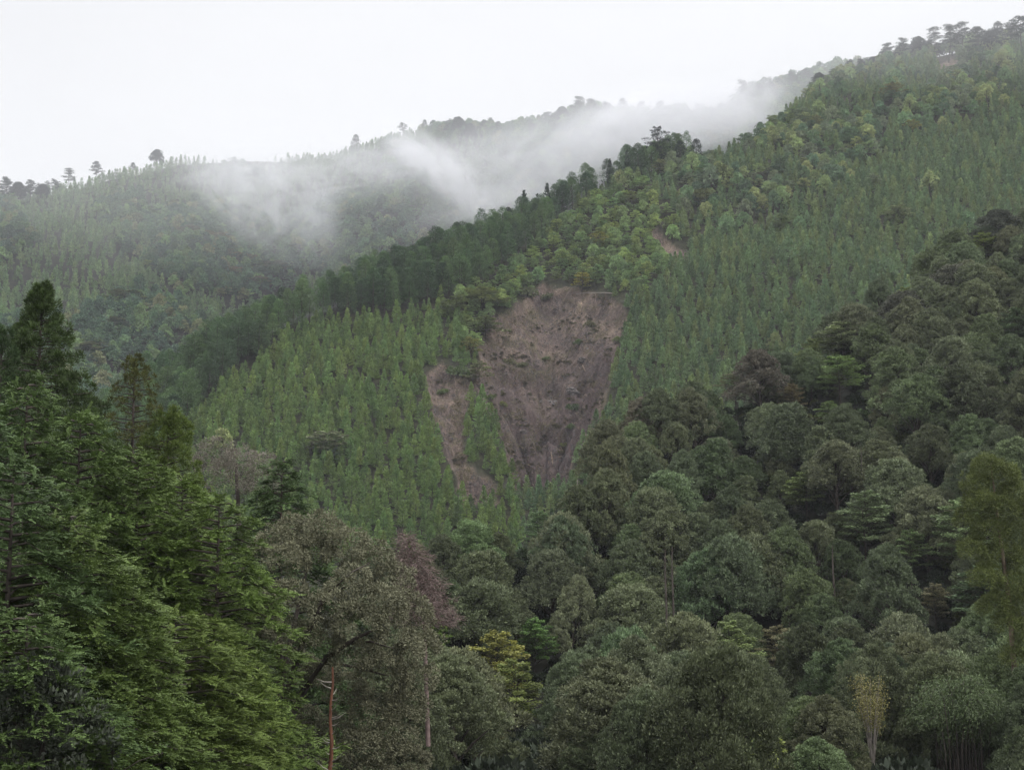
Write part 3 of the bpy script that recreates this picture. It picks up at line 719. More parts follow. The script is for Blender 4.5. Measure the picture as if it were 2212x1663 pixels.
# ------------------------------------------------------------------ middle hill
rng = np.random.default_rng(4)
BAND = [(120, 1100), (150, 780), (900, 380), (1560, 200), (1590, 300), (1530, 345), (1420, 380), (1320, 405), (1230, 470), (1170, 520), (1110, 575), (1060, 612), (960, 655), (850, 690), (760, 700), (700, 700), (640, 722),
        (560, 785), (490, 835), (430, 905), (385, 975), (320, 1060)]
DECID = [(955, 668), (1000, 628), (1095, 590), (1160, 535), (1220, 490), (1290, 430), (1400, 400), (1450, 470), (1490, 540), (1440, 600), (1395, 655), (1362, 636), (1240, 618), (1165, 614), (1100, 650), (1068, 690), (1030, 760), (1005, 790), (985, 760), (1010, 700)]
MLINE = [(1300, 700), (1390, 612), (1500, 548), (1640, 490), (1700, 462), (1760, 425), (1850, 385), (1900, 335), (2000, 290), (2100, 250), (2212, 180), (2900, 0)]
def base_ok(px, py, h=0):
    ok = (sdpoly(px, py, SCAR) > 4) & (sdpoly(px, py, SCAR2) > 2) & (sdpoly(px, py, SCAR3) > 2)
    return ok
MIDT = []     # kind, X, Y, Z, H, px, py(centre), visible
def add_mid(kind, d, seed, H):
    X, Y = jitter(-330, 480, 350, 1010, d, seed); u = X / Y
    yr = MID.yr(u); k = (Y < yr + 6) & (Y > np.interp(u, MID.u0, MID.y0) + 4); X, Y = X[k], Y[k]
    Z = MID.z(X, Y); px, py = proj(X, Y, Z); k = (px > -260) & (px < 2480); X, Y, Z, px, py = X[k], Y[k], Z[k], px[k], py[k]
    n1 = 22 * fbm(px / 60, py / 60, seed + 3, 3)
    band = sdpoly(px, py, BAND) + 0.4 * n1 < 0
    dec = (sdpoly(px, py, DECID) + 0.5 * n1 < 0) & ~band
    up = (py < curve(MLINE, px) + 1.6 * n1) & (px > 1330) & ~band & ~dec
    rest = ~band & ~dec & ~up
    ok = base_ok(px, py)
    _, tpy = proj(X, Y, Z + H * 0.8)
    for e in SCAR_CLEAR: ok &= ~((sdpoly(px, tpy, e) < 0))
    pat = fbm(px / 45, py / 40, 88, 3)
    if kind == 'cedar': k = ok & (rest | (up & (pat > 0.12)))
    elif kind == 'cypress': k = ok & band
    elif kind == 'mixed': k = ok & ((up & (pat < 0.16)) | (rest & (fbm(px / 18, py / 18, 5, 2) > 0.62)))
    else: k = ok & dec
    X, Y, Z, px, py = X[k], Y[k], Z[k], px[k], py[k]
    _, cy = proj(X, Y, Z + H * 0.6); _, ty = proj(X, Y, Z + H)
    vis = VIEW(px, cy) & (cy < curve(NEAR_TOP, px) - 4) & (cy < curve(FG_TOP, px) + 20)
    # drop what stands deep behind the near wood
    kk = (ty < curve(NEAR_TOP, px) + 150)
    return [a[kk] for a in (X, Y, Z, px, cy, vis)]
SCAR_CLEAR = [[(1095, 700), (1170, 650), (1340, 660), (1330, 760), (1300, 880), (1225, 985), (1200, 1020), (1125, 1020), (1095, 950), (1060, 870), (1035, 800)],
              [(930, 850), (1006, 850), (998, 960), (1014, 1020), (1062, 1058), (1012, 1078), (962, 985)]]
def split_plant(kind, arrs, cap, name, colors_for, meshes, pair, stuff_name, stuff_label, noun, marks, group, smin=0.78, smax=1.22, sink=0.3, H=8):
    X, Y, Z, px, cy, vis = arrs; n = len(X)
    r = np.random.default_rng(len(kind) * 7 + n)
    vi = np.where(vis)[0]; vi = vi[np.argsort(Y[vi])][:cap]
    sel = np.zeros(n, bool); sel[vi] = True
    sc = smin + (smax - smin) * r.random(n); rz = r.random(n) * 6.28; mi = r.integers(0, len(meshes), n)
    if kind == 'broad': mi = np.where(Y < 140, 6 + (mi % 2), mi % 6)
    ck = [colors_for(px[i], cy[i], r) for i in range(n)]
    items = []
    for i in np.where(sel)[0]:
        c = vary(r, ck[i][1]); loc = (X[i], Y[i], Z[i] - sink)
        if pair: o = tree(name, pair[mi[i] % len(pair)], loc, rz[i], (sc[i] * (0.85 + 0.35 * r.random()), sc[i] * (0.85 + 0.35 * r.random()), sc[i] * (0.85 + 0.28 * r.random())), c, None, 'tree', group, 0.09 * r.normal() if kind == 'broad' else 0.02 * r.normal())
        else: o = solo(name, meshes[mi[i]], loc, rz[i], sc[i], c, None, 'tree', group)
        items.append((o, px[i], cy[i], look_of(c, sc[i])))
    label_all(items, marks, noun)
    ncol = max(c[0] for c in ck) + 1; cols = {c[0]: c[1] for c in ck}
    protos = []; 
    for mq in meshes:
        for cq in range(ncol): protos.append((mq, cols.get(cq, (0.06, 0.1, 0.04))))
    rs = ~sel
    if rs.any():
        scatter_stuff(stuff_name, stuff_label, np.stack([X, Y, Z - sink], 1)[rs], rz[rs], sc[rs], (mi * ncol + np.array([c[0] for c in ck]))[rs], protos)
    print(name, len(items), 'stuff', int(rs.sum()))

def col_cedar(px, cy, r):
    if px < 1120: k = r.integers(0, 4); return k, C_CL[k]
    k = r.integers(0, 4); return 4 + k, C_CR[k]
MARKS_CED = [(450, 900, 'below the bare cypress trunks'), (560, 830, 'at the foot of the dark cypresses'), (700, 760, 'under the dark cypress band'), (880, 720, 'just below the dark cypress crowns'),
             (960, 800, 'beside the narrow left scar'), (840, 880, 'mid slope left of the scar'), (700, 900, 'above the flat-topped tree'), (560, 960, 'behind the grey-brown treetop'),
             (700, 1010, 'around the flat-topped pale tree'), (860, 1010, 'low on the left slope'), (960, 1000, 'along the lower left scar edge'), (880, 1110, 'above the rust-red dead conifer'),
             (740, 1110, 'behind the big brown oak crown'), (1040, 930, 'on the green tongue between both scars'), (1080, 1050, 'below the tip of the landslide'), (980, 1100, 'low between scar and broadleaf wood'),
             (1250, 1000, 'along the lower right scar edge'), (1340, 880, 'right of the scar above the oaks'), (1380, 760, 'beside the right edge of the landslide'), (1440, 680, 'right of the landslide head'),
             (1500, 760, 'above the first round oak crown'), (1560, 680, 'mid slope right of the scar'), (1680, 640, 'above the broadleaf wood margin')]
cap = 300
print('planting middle hill')
split_plant('cedar', add_mid('cedar', 3.55, 1, 6.6), cap, 'young_cedar_tree', col_cedar, CED, None, 'cedar_forest', 'dense young cedar plantation covering the spur around the landslide', 'young cedar', MARKS_CED, 'young cedars planted around the landslide', 0.66, 1.32)
MARKS_CY = [(250, 960, 'at the ridge\'s low left end'), (420, 800, 'above the bare pale trunks'), (540, 720, 'on the left shoulder of the ridge'), (680, 650, 'in the dark band on the ridge'), (820, 600, 'mid way along the dark band'),
            (930, 560, 'behind the yellow-green maples'), (1040, 510, 'on the crest above the maples'), (1150, 450, 'near the spiky treetops on the crest'), (1270, 400, 'on the crest below the tall pine'), (1400, 340, 'beneath the tall flat-topped pine'), (1500, 320, 'on the misty saddle')]
LUM[:] = [0.108, 0.13]
split_plant('cypress', add_mid('cypress', 5.0, 2, 15), 300, 'cypress_tree', lambda px, cy, r: (lambda k: (k, C_CY[k]))(int(r.integers(0, 3))), CYPj, CYPp, 'cypress_forest', 'dark mature cypresses packed along the ridge', 'cypress', MARKS_CY, 'mature cypresses along the ridge', 0.85, 1.12)
LUM[:] = [0.18, 0.22]
def col_mix(px, cy, r):
    k = int(r.integers(0, 5)); return k, C_MX[k]
MARKS_MX = [(1450, 480, 'above the small upper scar'), (1560, 450, 'between the crest pine and the plantation'), (1600, 380, 'below the misty saddle'), (1700, 420, 'above the plantation of pointed cedars'), (1750, 330, 'in the upper mixed wood'),
            (1850, 300, 'on the yellowish upper slope'), (1900, 220, 'below the ridge pines'), (2050, 200, 'under the small red scar'), (2150, 120, 'high beside the red scar'), (1420, 640, 'just right of the landslide head'), (1700, 600, 'scattered among the pointed cedars'),
            (1500, 700, 'among cedars right of the scar'), (800, 900, 'among the cedars left of the scar'), (1650, 260, 'at the edge of the mist')]
split_plant('mixed', add_mid('mixed', 5.6, 3, 8), 300, 'scrub_tree', col_mix, MIXj, None, 'mixed_forest', 'mixed light and dark broadleaf scrub on the upper slope', 'bushy tree', MARKS_MX, 'mixed trees on the upper slope', 0.7, 1.35)
LUM[:] = [0.19, 0.225]
MARKS_DE = [(980, 640, 'left of the landslide head'), (1050, 600, 'above the left corner of the landslide'), (1130, 570, 'above the landslide head'), (1230, 560, 'directly above the landslide'), (1320, 560, 'above the fallen white log'), (1250, 480, 'below the dark ridge cypresses'), (1360, 480, 'left of the small upper scar'), (1020, 720, 'on the left lip of the landslide')]
def col_de(px, cy, r):
    k = int(r.integers(0, 3)); return k, C_DE[k]
split_plant('maple', add_mid('decid', 4.8, 5, 7), 300, 'maple_tree', col_de, MIXj[4:] + MIXj[:2] + MIXj[4:], None, 'maple_wood', 'pale layered maples above the scar', 'layered maple', MARKS_DE, 'pale maples above the landslide', 0.65, 1.1)

# ------------------------------------------------------------------ far hill: one distant mass, with the trees one can tell apart on top
X, Y = jitter(-560, 560, 650, 1330, 6.0, 11); u = X / Y
k = (Y < BACK.yr(u) + 8) & (Y > np.interp(u, BACK.u0, BACK.y0)); X, Y = X[k], Y[k]; Z = BACK.z(X, Y); px, py = proj(X, Y, Z)
k = (px > -200) & (px < 2000) & (py < curve([(p, q) for p, q in MID_TOP], px) + 60); X, Y, Z, px, py = X[k], Y[k], Z[k], px[k], py[k]
pt = fbm(px / 130, py / 90, 14, 3)
MIXP = [[(300, 470), (420, 450), (560, 480), (660, 560), (640, 640), (520, 660), (380, 650), (320, 560)], [(150, 720), (250, 640), (420, 650), (400, 760), (250, 800), (120, 800)], [(0, 450), (60, 470), (70, 540), (0, 570), (-200, 500)],
        [(620, 500), (760, 430), (900, 400), (1100, 440), (1000, 540), (700, 620)]]
md = np.minimum.reduce([sdpoly(px, py, q) for q in MIXP]); isb = (md + 30 * fbm(px / 30, py / 30, 9, 2) < 0) | (pt > 0.28) | (px > 1050)
r = np.random.default_rng(5); n = len(X)
C_FC = [(0.151, 0.232, 0.103), (0.134, 0.208, 0.099), (0.177, 0.248, 0.107)]
C_FB = [(0.095, 0.171, 0.087), (0.129, 0.207, 0.095), (0.071, 0.128, 0.078), (0.2, 0.219, 0.104), (0.164, 0.253, 0.095)]
protos = [(m_, c_) for m_ in FARC for c_ in C_FC] + [(m_, c_) for m_ in FARB + FARL for c_ in C_FB]
ci_ = r.integers(0, 9, n); bi_ = 9 + r.integers(0, 3, n) * 5 + np.where(r.random(n) < 0.08, 3, r.choice([0, 1, 2, 2, 0, 4], n))
scatter_stuff('far_forest', 'hazy far-off wood covering the distant ridge', np.stack([X, Y, Z - 0.3], 1), r.random(n) * 6.28, np.where(isb, 0.8 + 0.7 * r.random(n), 0.75 + 0.5 * r.random(n)), np.where(isb, bi_, ci_), protos)
print('far', n)
LUM[:] = [0.07, 0.1]
def far_tree(px, py, hpx, kind, color, label, hill=BACK, name=None, group=None, cat='tree'):
    """tree whose top is at px,py and whose height is hpx picture units"""
    me, H0 = kind
    hpx = hpx * 1.2; p = place(hill, px, py + hpx, 0.5); H = hpx * p[1] / F
    return tree(name or 'ridge_tree', me, tuple(p - [0, 0, 0.4]), (px * 0.7) % 6.28, H / H0, color, label, cat, group)
SKY = 'lone trees standing up from the far ridge'
P0, P1, P2, P3 = (PIN[0], 12.5), (PIN[1], 13.5), (PIN[2], 14.5), (PIN[3], 15.5)
B0, B3, CYF = (BLFp[0], 12), (BLFp[3], 12.5), (CYPp[1], 16)
DK = (0.030, 0.042, 0.032)
for px_, py_, h_, kd, lb in [
    (12, 376, 60, P0, 'dark pine at the left end of the far ridge'), (38, 380, 50, B0, 'round dark tree second from the left end of the far ridge'), (66, 384, 48, P1, 'third dark tree from the left end of the far ridge'),
    (92, 386, 40, B0, 'dark bushy tree between a pine and the open skyline on the far ridge'), (112, 382, 34, P2, 'small dark pine left of the two spreading skyline trees'),
    (150, 356, 46, P3, 'wide spreading tree alone on the left skyline'), (206, 343, 44, P1, 'tall open tree right of the wide spreading skyline tree'), (286, 334, 26, P0, 'tiny thin tree left of the lone round skyline tree'),
    (338, 314, 44, B3, 'lone round tree where the far ridge levels out'), (768, 286, 42, CYF, 'lone upright tree leaning out of the far ridge skyline'), (866, 258, 34, P2, 'faint tree fading into mist on the far ridge'), (917, 254, 30, CYF, 'small pointed tree just left of the dark ridge clump'),
    (968, 256, 36, P3, 'left tree of the dark clump on the far ridge'), (990, 242, 48, B3, 'tallest dark tree of the far ridge clump'), (1015, 254, 44, B0, 'right tree of the dark clump on the far ridge'), (1045, 256, 38, P1, 'pale pine right of the dark ridge clump'), (1075, 258, 34, P0, 'faint flat pine in mist right of the ridge clump'),
    (1150, 262, 30, P2, 'faint low pine between the two misty ridge knolls'), (1185, 236, 40, P1, 'left pine on the misty knoll'), (1215, 220, 48, B3, 'dark rounded tree on the misty knoll'), (1248, 202, 54, P3, 'highest pine on the misty knoll'), (1275, 206, 50, P0, 'second highest pine on the misty knoll'),
    (1305, 214, 46, P2, 'right pine on the misty knoll'), (1345, 206, 46, P1, 'ghostly pine right of the misty knoll'), (1385, 214, 40, P3, 'ghostly wide pine in thick mist'), (1425, 212, 42, P0, 'ghostly pine behind the tall crest pine'), (1465, 218, 38, P2, 'ghostly pine left of the cloudy gap'), (1510, 220, 36, P1, 'last ghostly pine before the cloudy gap'),
    (1600, 166, 62, P2, 'tall pale pine at the right of the cloudy gap'), (1640, 172, 44, B3, 'rounded misty tree right of the cloudy gap'), (1665, 166, 44, B0, 'broad misty tree on the shoulder right of the gap'), (1712, 150, 46, P3, 'spreading faint pine above the shoulder'), (1740, 142, 44, P1, 'faint pine beside the spreading one above the shoulder')]:
    far_tree(px_, py_, h_, kd, DK, lb, BACK, 'ridge_tree', SKY)
# ragged wood along the crests between the trees one can tell apart
PJ = [joined('pinej', pine(190 + i, H=11, R=3.8, nb=18, nleaf=150, low=0.3), [M_NEEDLE, M_BARK]) for i in range(3)] + [MIXj[1], MIXj[3]]
r = np.random.default_rng(33); RP = []; RS = []
for hl, xs, hp in ((MID, np.concatenate([np.arange(1760, 1900, 11), np.arange(1895, 2300, 8)]), (26, 46)), (BACK, np.concatenate([np.arange(-60, 130, 9), np.arange(955, 1110, 13), np.arange(1160, 1330, 11), np.arange(1330, 1560, 18), np.arange(1590, 1760, 12)]), (18, 34))):
    top = MID_TOP if hl is MID else BACK_TOP
    for x in xs:
        x = x + r.normal() * 3; h = r.uniform(*hp); p = place(hl, x, float(curve(top, x)) + 12, 0.5); RP.append(p - [0, 0, 0.5]); RS.append(h * p[1] / F / 10)
RP = np.array(RP); n = len(RP)
scatter_stuff('ridge_wood', 'ragged dark wood fringing the crests', RP, r.random(n) * 6.28, np.array(RS), r.integers(0, 5, n), [(m_, (0.04, 0.054, 0.038)) for m_ in PJ])
for px_, py_, h_, kd, lb in [
    (1770, 132, 44, B3, 'dark rounded tree where the right ridge leaves the mist'), (1800, 128, 36, P2, 'small pine right of the rounded tree on the right ridge'), (1835, 118, 38, P1, 'open pine low on the right ridge'), (1858, 108, 34, P0, 'thin ragged pine on the right ridge'), (1885, 104, 34, B0, 'small dense tree left of the ridge pine row'),
    (1920, 84, 50, P1, 'first pine of the row on the right ridge'), (1948, 74, 56, P3, 'second pine of the row on the right ridge'), (1985, 66, 56, B3, 'dark dense tree within the ridge pine row'), (2018, 50, 66, P3, 'wide flat pine in the ridge pine row'), (2048, 44, 74, P2, 'tall pine with visible trunk on the right ridge'),
    (2080, 38, 80, P3, 'tallest pine of the right ridge'), (2108, 48, 68, P0, 'pine just right of the tallest ridge pine'), (2140, 50, 60, B0, 'dense dark tree near the right end of the ridge'), (2158, 38, 66, CYF, 'pointed dark tree near the right end of the ridge'), (2185, 44, 60, P1, 'flat pine beside the last ridge tree'), (2208, 24, 80, P2, 'last tall pine at the right end of the ridge')]:
    far_tree(px_, py_, h_, kd, DK, lb, MID, 'pine_tree', 'pines along the right-hand ridge')
for px_, py_, h_, kd, col, nm, lb in [
    (1421, 264, 90, (parts('crest_pine', layered(301, H=13, R=5.0, nb=34, nleaf=150, L=0.4, Wd=0.14, low=0.15, tilt=0.35), M_NEEDLE), 13), (0.03, 0.045, 0.034), 'crest_pine', 'tall dark pine with level flat boughs standing above the crest'),
    (1505, 292, 60, CYF, (0.035, 0.055, 0.038), 'crest_cypress', 'ragged dark cypress right of the tall flat-boughed crest pine'), (1470, 296, 60, CYF, (0.035, 0.055, 0.038), 'crest_cypress', 'dense dark cypress just right of the tall crest pine')]:
    far_tree(px_, py_, h_, kd, col, lb, MID, nm)
SPI = [parts('spire', young_cedar(200 + i, H=13, R=2.0, n=1300, L=0.6, Wd=0.24, low=0.15), M_NEEDLE) for i in range(2)]
for i, (px_, py_, h_, lb) in enumerate([(1132, 398, 80, 'sharp dark spire, leftmost on the crest'), (1160, 404, 64, 'second sharp spire from the left on the crest'), (1182, 388, 80, 'broadest pointed spire on the crest'), (1215, 392, 60, 'small spire just right of the broadest one'),
        (1318, 336, 60, 'pointed cedar halfway up the crest to the tall pine'), (1355, 318, 70, 'slender pointed cedar just left of the tall crest pine'), (975, 462, 60, 'pale pointed cedar poking out at the middle of the ridge'), (935, 482, 50, 'short pale cedar at the middle of the ridge')]):
    far_tree(px_, py_, h_, (SPI[i % 2], 13), (0.034, 0.056, 0.036) if px_ > 1000 else (0.06, 0.095, 0.05), lb, MID, 'spire_cedar', 'pointed cedars on the crest')
# colourful crowns one can tell apart on the slopes
ACC = [(MIXj[4], 7.5), (MIXj[5], 7.5), (MIXj[6], 7.5)]
for i, (px_, py_, w_, col, hl, nm, lb) in enumerate([
    (465, 515, 80, (0.15, 0.125, 0.055), BACK, 'autumn_tree', 'orange-brown crown on the far slope, upper left of a brown group'), (520, 560, 70, (0.16, 0.14, 0.06), BACK, 'autumn_tree', 'golden layered crown in the middle of the far slope'), (510, 590, 60, (0.17, 0.13, 0.06), BACK, 'autumn_tree', 'rusty layered crown just below the golden one on the far slope'),
    (410, 500, 60, (0.13, 0.12, 0.055), BACK, 'autumn_tree', 'dull orange crown left of the orange-brown one'), (320, 575, 36, (0.16, 0.21, 0.05), BACK, 'autumn_tree', 'small lime-yellow crown on the far slope'), (560, 610, 60, (0.14, 0.12, 0.06), BACK, 'autumn_tree', 'pale brown crown near the dark ridge on the far slope'),
    (270, 640, 80, (0.12, 0.14, 0.06), BACK, 'autumn_tree', 'pale flat crown low on the far slope'), (200, 755, 90, (0.12, 0.14, 0.055), BACK, 'autumn_tree', 'wide pale layered tree above the tall dark cedar'), (240, 700, 70, (0.10, 0.12, 0.05), BACK, 'autumn_tree', 'greenish layered tree low on the far slope'), (600, 575, 60, (0.10, 0.11, 0.055), BACK, 'autumn_tree', 'olive layered crown at the foot of the mist streak'),
    (1258, 596, 44, (0.26, 0.24, 0.05), MID, 'yellow_maple', 'bright yellow maple right above the landslide'), (1295, 515, 44, (0.19, 0.20, 0.05), MID, 'yellow_maple', 'yellowish maple higher up above the landslide'), (1925, 198, 60, (0.17, 0.17, 0.055), MID, 'yellow_maple', 'yellow tree high on the right slope'), (1970, 275, 40, (0.18, 0.19, 0.055), MID, 'yellow_maple', 'small yellow tree right of the mid-slope maples'),
    (1690, 478, 50, (0.12, 0.16, 0.06), MID, 'pale_maple', 'pale green maple at the top edge of the pointed cedars'), (1940, 455, 60, (0.16, 0.19, 0.08), MID, 'pale_maple', 'pale flat-topped tree among the cedars on the right'), (1520, 425, 60, (0.14, 0.16, 0.06), MID, 'pale_maple', 'yellow-green layered tree below the misty saddle'), (1560, 372, 50, (0.13, 0.15, 0.06), MID, 'pale_maple', 'yellow-green crown near the misty saddle'),
    (1040, 640, 110, (0.15, 0.18, 0.06), MID, 'layered_maple', 'yellow-green layered maple above the left corner of the landslide'), (1050, 700, 80, (0.12, 0.15, 0.055), MID, 'layered_maple', 'broad maple on the left lip of the landslide'), (985, 655, 70, (0.13, 0.16, 0.06), MID, 'layered_maple', 'pale maple left of the yellow-green layered one'), (1015, 745, 50, (0.19, 0.20, 0.06), MID, 'layered_maple', 'yellow-tipped tree beside the left scar edge'),
    (1035, 800, 60, (0.13, 0.15, 0.06), MID, 'layered_maple', 'flat pale tree leaning over the left scar edge'), (706, 950, 105, (0.16, 0.18, 0.10), MID, 'flat_topped_tree', 'pale flat-topped tree standing among the young cedars')]):
    p = place(hl, px_, py_, 5.0); sc_ = w_ * p[1] / F / 6.4
    if hl is MID: p = p - np.array([p[0] / p[1], 1, float(p[2]) / p[1]]) * 3.0; p[2] = float(MID.z(p[0], p[1])) + 0.2
    col = tuple(1.3 * q for q in col); solo(nm, ACC[i % 3][0], tuple(p), i * 1.3, (sc_, sc_, min(sc_ * 0.9, 1.3)), col, lb, 'tree', None)
# shrubs left standing on the bare slope
for i, (px_, py_, w_, col, lb) in enumerate([(990, 812, 50, (0.07, 0.10, 0.04), 'large round bush above the narrow left scar'), (958, 848, 28, (0.10, 0.14, 0.05), 'small bright sapling alone on the left scar'), (1086, 873, 22, (0.13, 0.14, 0.05), 'mossy tuft alone on the bare slope'), (1140, 640, 46, (0.08, 0.095, 0.045), 'low bush at the upper left of the landslide'),
        (1185, 645, 34, (0.085, 0.095, 0.05), 'second low bush under the landslide head'), (1252, 742, 26, (0.07, 0.10, 0.04), 'small bush beside the dark hollows of the landslide'), (1240, 885, 34, (0.06, 0.09, 0.04), 'bush right of the rock step'), (1180, 775, 22, (0.10, 0.12, 0.05), 'tuft on the middle ledge of the landslide'),
        (1275, 705, 30, (0.09, 0.09, 0.045), 'brownish bush on the upper knob of the landslide'), (1100, 785, 30, (0.10, 0.10, 0.05), 'bush on the left part of the middle ledge'), (1130, 790, 26, (0.09, 0.10, 0.045), 'bush on the centre of the middle ledge'), (1235, 925, 26, (0.07, 0.10, 0.04), 'bush low in the gully'), (1220, 960, 22, (0.11, 0.12, 0.04), 'yellowish tuft near the gully bottom'), (1060, 860, 26, (0.09, 0.12, 0.045), 'bush between both scars'), (1335, 735, 24, (0.12, 0.14, 0.05), 'yellow-green tuft at the right scar edge')]):
    col = tuple(1.45 * q for q in col); p = place(MID, px_, py_, 0.5); sc_ = w_ * p[1] / F / 2.6
    solo('bush', SHR[i % 3], tuple(p - [0, 0, 0.2]), i * 2.1, (sc_, sc_, sc_ * 0.85), col, lb, 'bush', 'bushes on the landslide')

# sticks, slash and stones strewn over the scar
r = np.random.default_rng(77); g = G(); gs = G(); g2 = G()
n = 17000; qx = 925 + r.random(n) * 445; qy = 615 + r.random(n) * 470
k = sdpoly(qx, qy, SCAR) < -2; qx, qy = qx[k], qy[k]
Yg = np.arange(400, 700, 1.0)
def surf(qx, qy):
    u, t = ut(qx, qy); YY = np.repeat(Yg[None], len(u), 0); d = MID.z(u[:, None] * YY, YY) - t[:, None] * YY
    i = np.argmax(d > 0, axis=1); i = np.clip(i, 1, None); a = d[np.arange(len(u)), i - 1]; b = d[np.arange(len(u)), i]
    Y = Yg[i - 1] + (-a) / (b - a + 1e-9); return np.stack([u * Y, Y, MID.z(u * Y, Y)], 1)
P = surf(qx, qy); n = len(P)
dens = fbm(qx / 35, qy / 35, 12, 3); k = dens + 0.45 * r.random(n) > 0.12; Ps = P[k]
D = nrm(np.stack([r.normal(size=len(Ps)), 0.6 * r.normal(size=len(Ps)) + 0.3, 0.8 * r.normal(size=len(Ps))], 1)); D[:, 2] = np.abs(D[:, 2]) * 0.6 + 0.1
L_ = 0.4 + 2.0 * r.random(len(Ps)) ** 2.5
g.leaves(Ps + [0, -0.15, 0.12], D, rdir(r, len(Ps)), L_, 0.12 + 0.16 * r.random(len(Ps)), r)
tag(link('dead_brush', g.mesh('dead_brush', [M_STRAW])), 'pale dry sticks and slash strewn over the landslide', 'brush', None, 'stuff')
k2 = (dens < 0.05) & (r.random(n) < 0.5); Pb = P[k2]; rr = 0.12 + 0.4 * r.random(len(Pb)) ** 4
for p, q in zip(Pb, rr):
    v = np.array([[-1, -1, -1], [1, -1, -1], [1, 1, -1], [-1, 1, -1], [-1, -1, 1], [1, -1, 1], [1, 1, 1], [-1, 1, 1]]) * (0.55 + 0.35 * r.random((8, 3))) * q
    gs.add(v + p, [[0, 3, 2, 1], [4, 5, 6, 7], [0, 1, 5, 4], [1, 2, 6, 5], [2, 3, 7, 6], [3, 0, 4, 7]])
tag(link('rubble', gs.mesh('rubble', [M_ROCK])), 'small grey-brown stones lying loose on the landslide', 'rubble', None, 'stuff')
bu = fbm(qx / 28, qy / 14, 19, 3) + 0.22 * np.exp(-(dline(qx, qy, [(1035, 778), (1090, 790), (1150, 790), (1215, 795)]) / 16) ** 2) + 0.45 * np.exp(-(np.hypot((qx - 1268) / 40, (qy - 700) / 22)) ** 2) + 0.3 * np.exp(-(dline(qx, qy, [(1060, 880), (1110, 990)]) / 14) ** 2)
k4 = (bu + 0.5 * r.random(len(qx)) > 0.62) & (r.random(len(qx)) < 0.5); Pq = P[k4]; m = len(Pq); C_SB = [(0.17, 0.135, 0.085), (0.10, 0.095, 0.05), (0.075, 0.062, 0.045), (0.13, 0.13, 0.06)]
scatter_stuff('scrub', 'low brownish scrub and torn brush clinging to the landslide', Pq - [0, 0, 0.1], r.random(m) * 6.28, 0.2 + 0.45 * r.random(m) ** 2, r.integers(0, 3, m) * 4 + r.choice([0, 1, 1, 2, 2, 3], m), [(m_, c_) for m_ in SHR for c_ in C_SB], 'brush')
# dry grass and low growth in patches on the scar
mos = fbm(qx / 22, qy / 18, 41, 3); k3 = mos > 0.22; Pg = np.repeat(P[k3], 10, 0); m = len(Pg)
Pg = Pg + r.normal(size=(m, 3)) * [0.7, 0.3, 0.3]; Pg[:, 2] = MID.z(Pg[:, 0], Pg[:, 1])
g2.leaves(Pg, nrm(UP * 1.0 + 0.6 * r.normal(size=(m, 3))), rdir(r, m), 0.35 + 0.4 * r.random(m), 0.12, r)
tag(link('dry_grass', g2.mesh('dry_grass', [M_LEAF]), color=(0.15, 0.14, 0.07)), 'dry yellowish grass growing in patches on the landslide', 'grass', None, 'stuff')
def outcrop(px_, py_, w, h, seed, label):
    p = place(MID, px_, py_, 0.4); rg = np.random.default_rng(seed); g = G(); nu, nv = 40, 22
    a = np.linspace(0, 2 * pi, nu, endpoint=False)[:, None]; b = np.linspace(0.02, pi - 0.02, nv)[None, :]
    d = np.stack([np.cos(a) * np.sin(b), np.sin(a) * np.sin(b), np.cos(b) + 0 * a], -1)
    rr = 1 + 0.45 * fbm(d[..., 0] * 2.2 + seed, d[..., 2] * 3.5 + d[..., 1], seed, 4) + 0.12 * np.sign(fbm(d[..., 0] * 5, d[..., 2] * 7 + seed, seed + 3, 2))
    V = d * rr[..., None] * [w, w * 0.45, h]; i = np.arange(nu)[:, None]; j = np.arange(nv - 1)[None, :]
    Q = np.stack([i * nv + j, i * nv + j + 1, ((i + 1) % nu) * nv + j + 1, ((i + 1) % nu) * nv + j], -1)
    g.add(V.reshape(-1, 3), Q.reshape(-1, 4)); o = link('rock_outcrop', g.mesh('rock_outcrop', [M_ROCK])); o.location = p + [0, -0.3, 0]; o.rotation_euler = (0.4, 0.15 * rg.normal(), 0.3 * rg.normal())
    tag(o, label, 'rock', 'rock steps in the landslide')
for q_ in [(1196, 870, 4.2, 1.5, 1, 'largest grey rock step, above the gully'), (1166, 866, 2.0, 1.0, 2, 'small rock left of the largest rock step'), (1236, 842, 2.6, 1.2, 3, 'slanting rock right of the largest rock step'), 
           (1258, 775, 2.0, 1.4, 6, 'dark rock by the upper hollows'), (1130, 930, 1.3, 0.7, 7, 'boulder in the left gully')]: outcrop(*q_)
def log(name, pa, pb, ra, rb, mat, label, cat, lift=0.5):
    g = G(); a, b = np.array(pa), np.array(pb); m_ = (a + b) / 2; m_[2] += 0.12 * np.linalg.norm(b - a) * 0.15
    g.tube([a - m_, (a - m_) * 0.4 + [0, 0, 0.15], (b - m_) * 0.5 + [0, 0, 0.1], b - m_], [ra, ra * 0.9, rb * 1.2, rb], 7)
    o = link(name, g.mesh(name, [mat], True)); o.location = m_; return tag(o, label, cat)
a_, b_ = place(MID, 1245, 633, 0.6), place(MID, 1326, 634, 0.7)
log('fallen_log', a_ + [0, -1, 0.5], b_ + [0, -1, 0.6], 0.14, 0.22, M_PALEBARK, 'long pale fallen log lying across the landslide head', 'log')
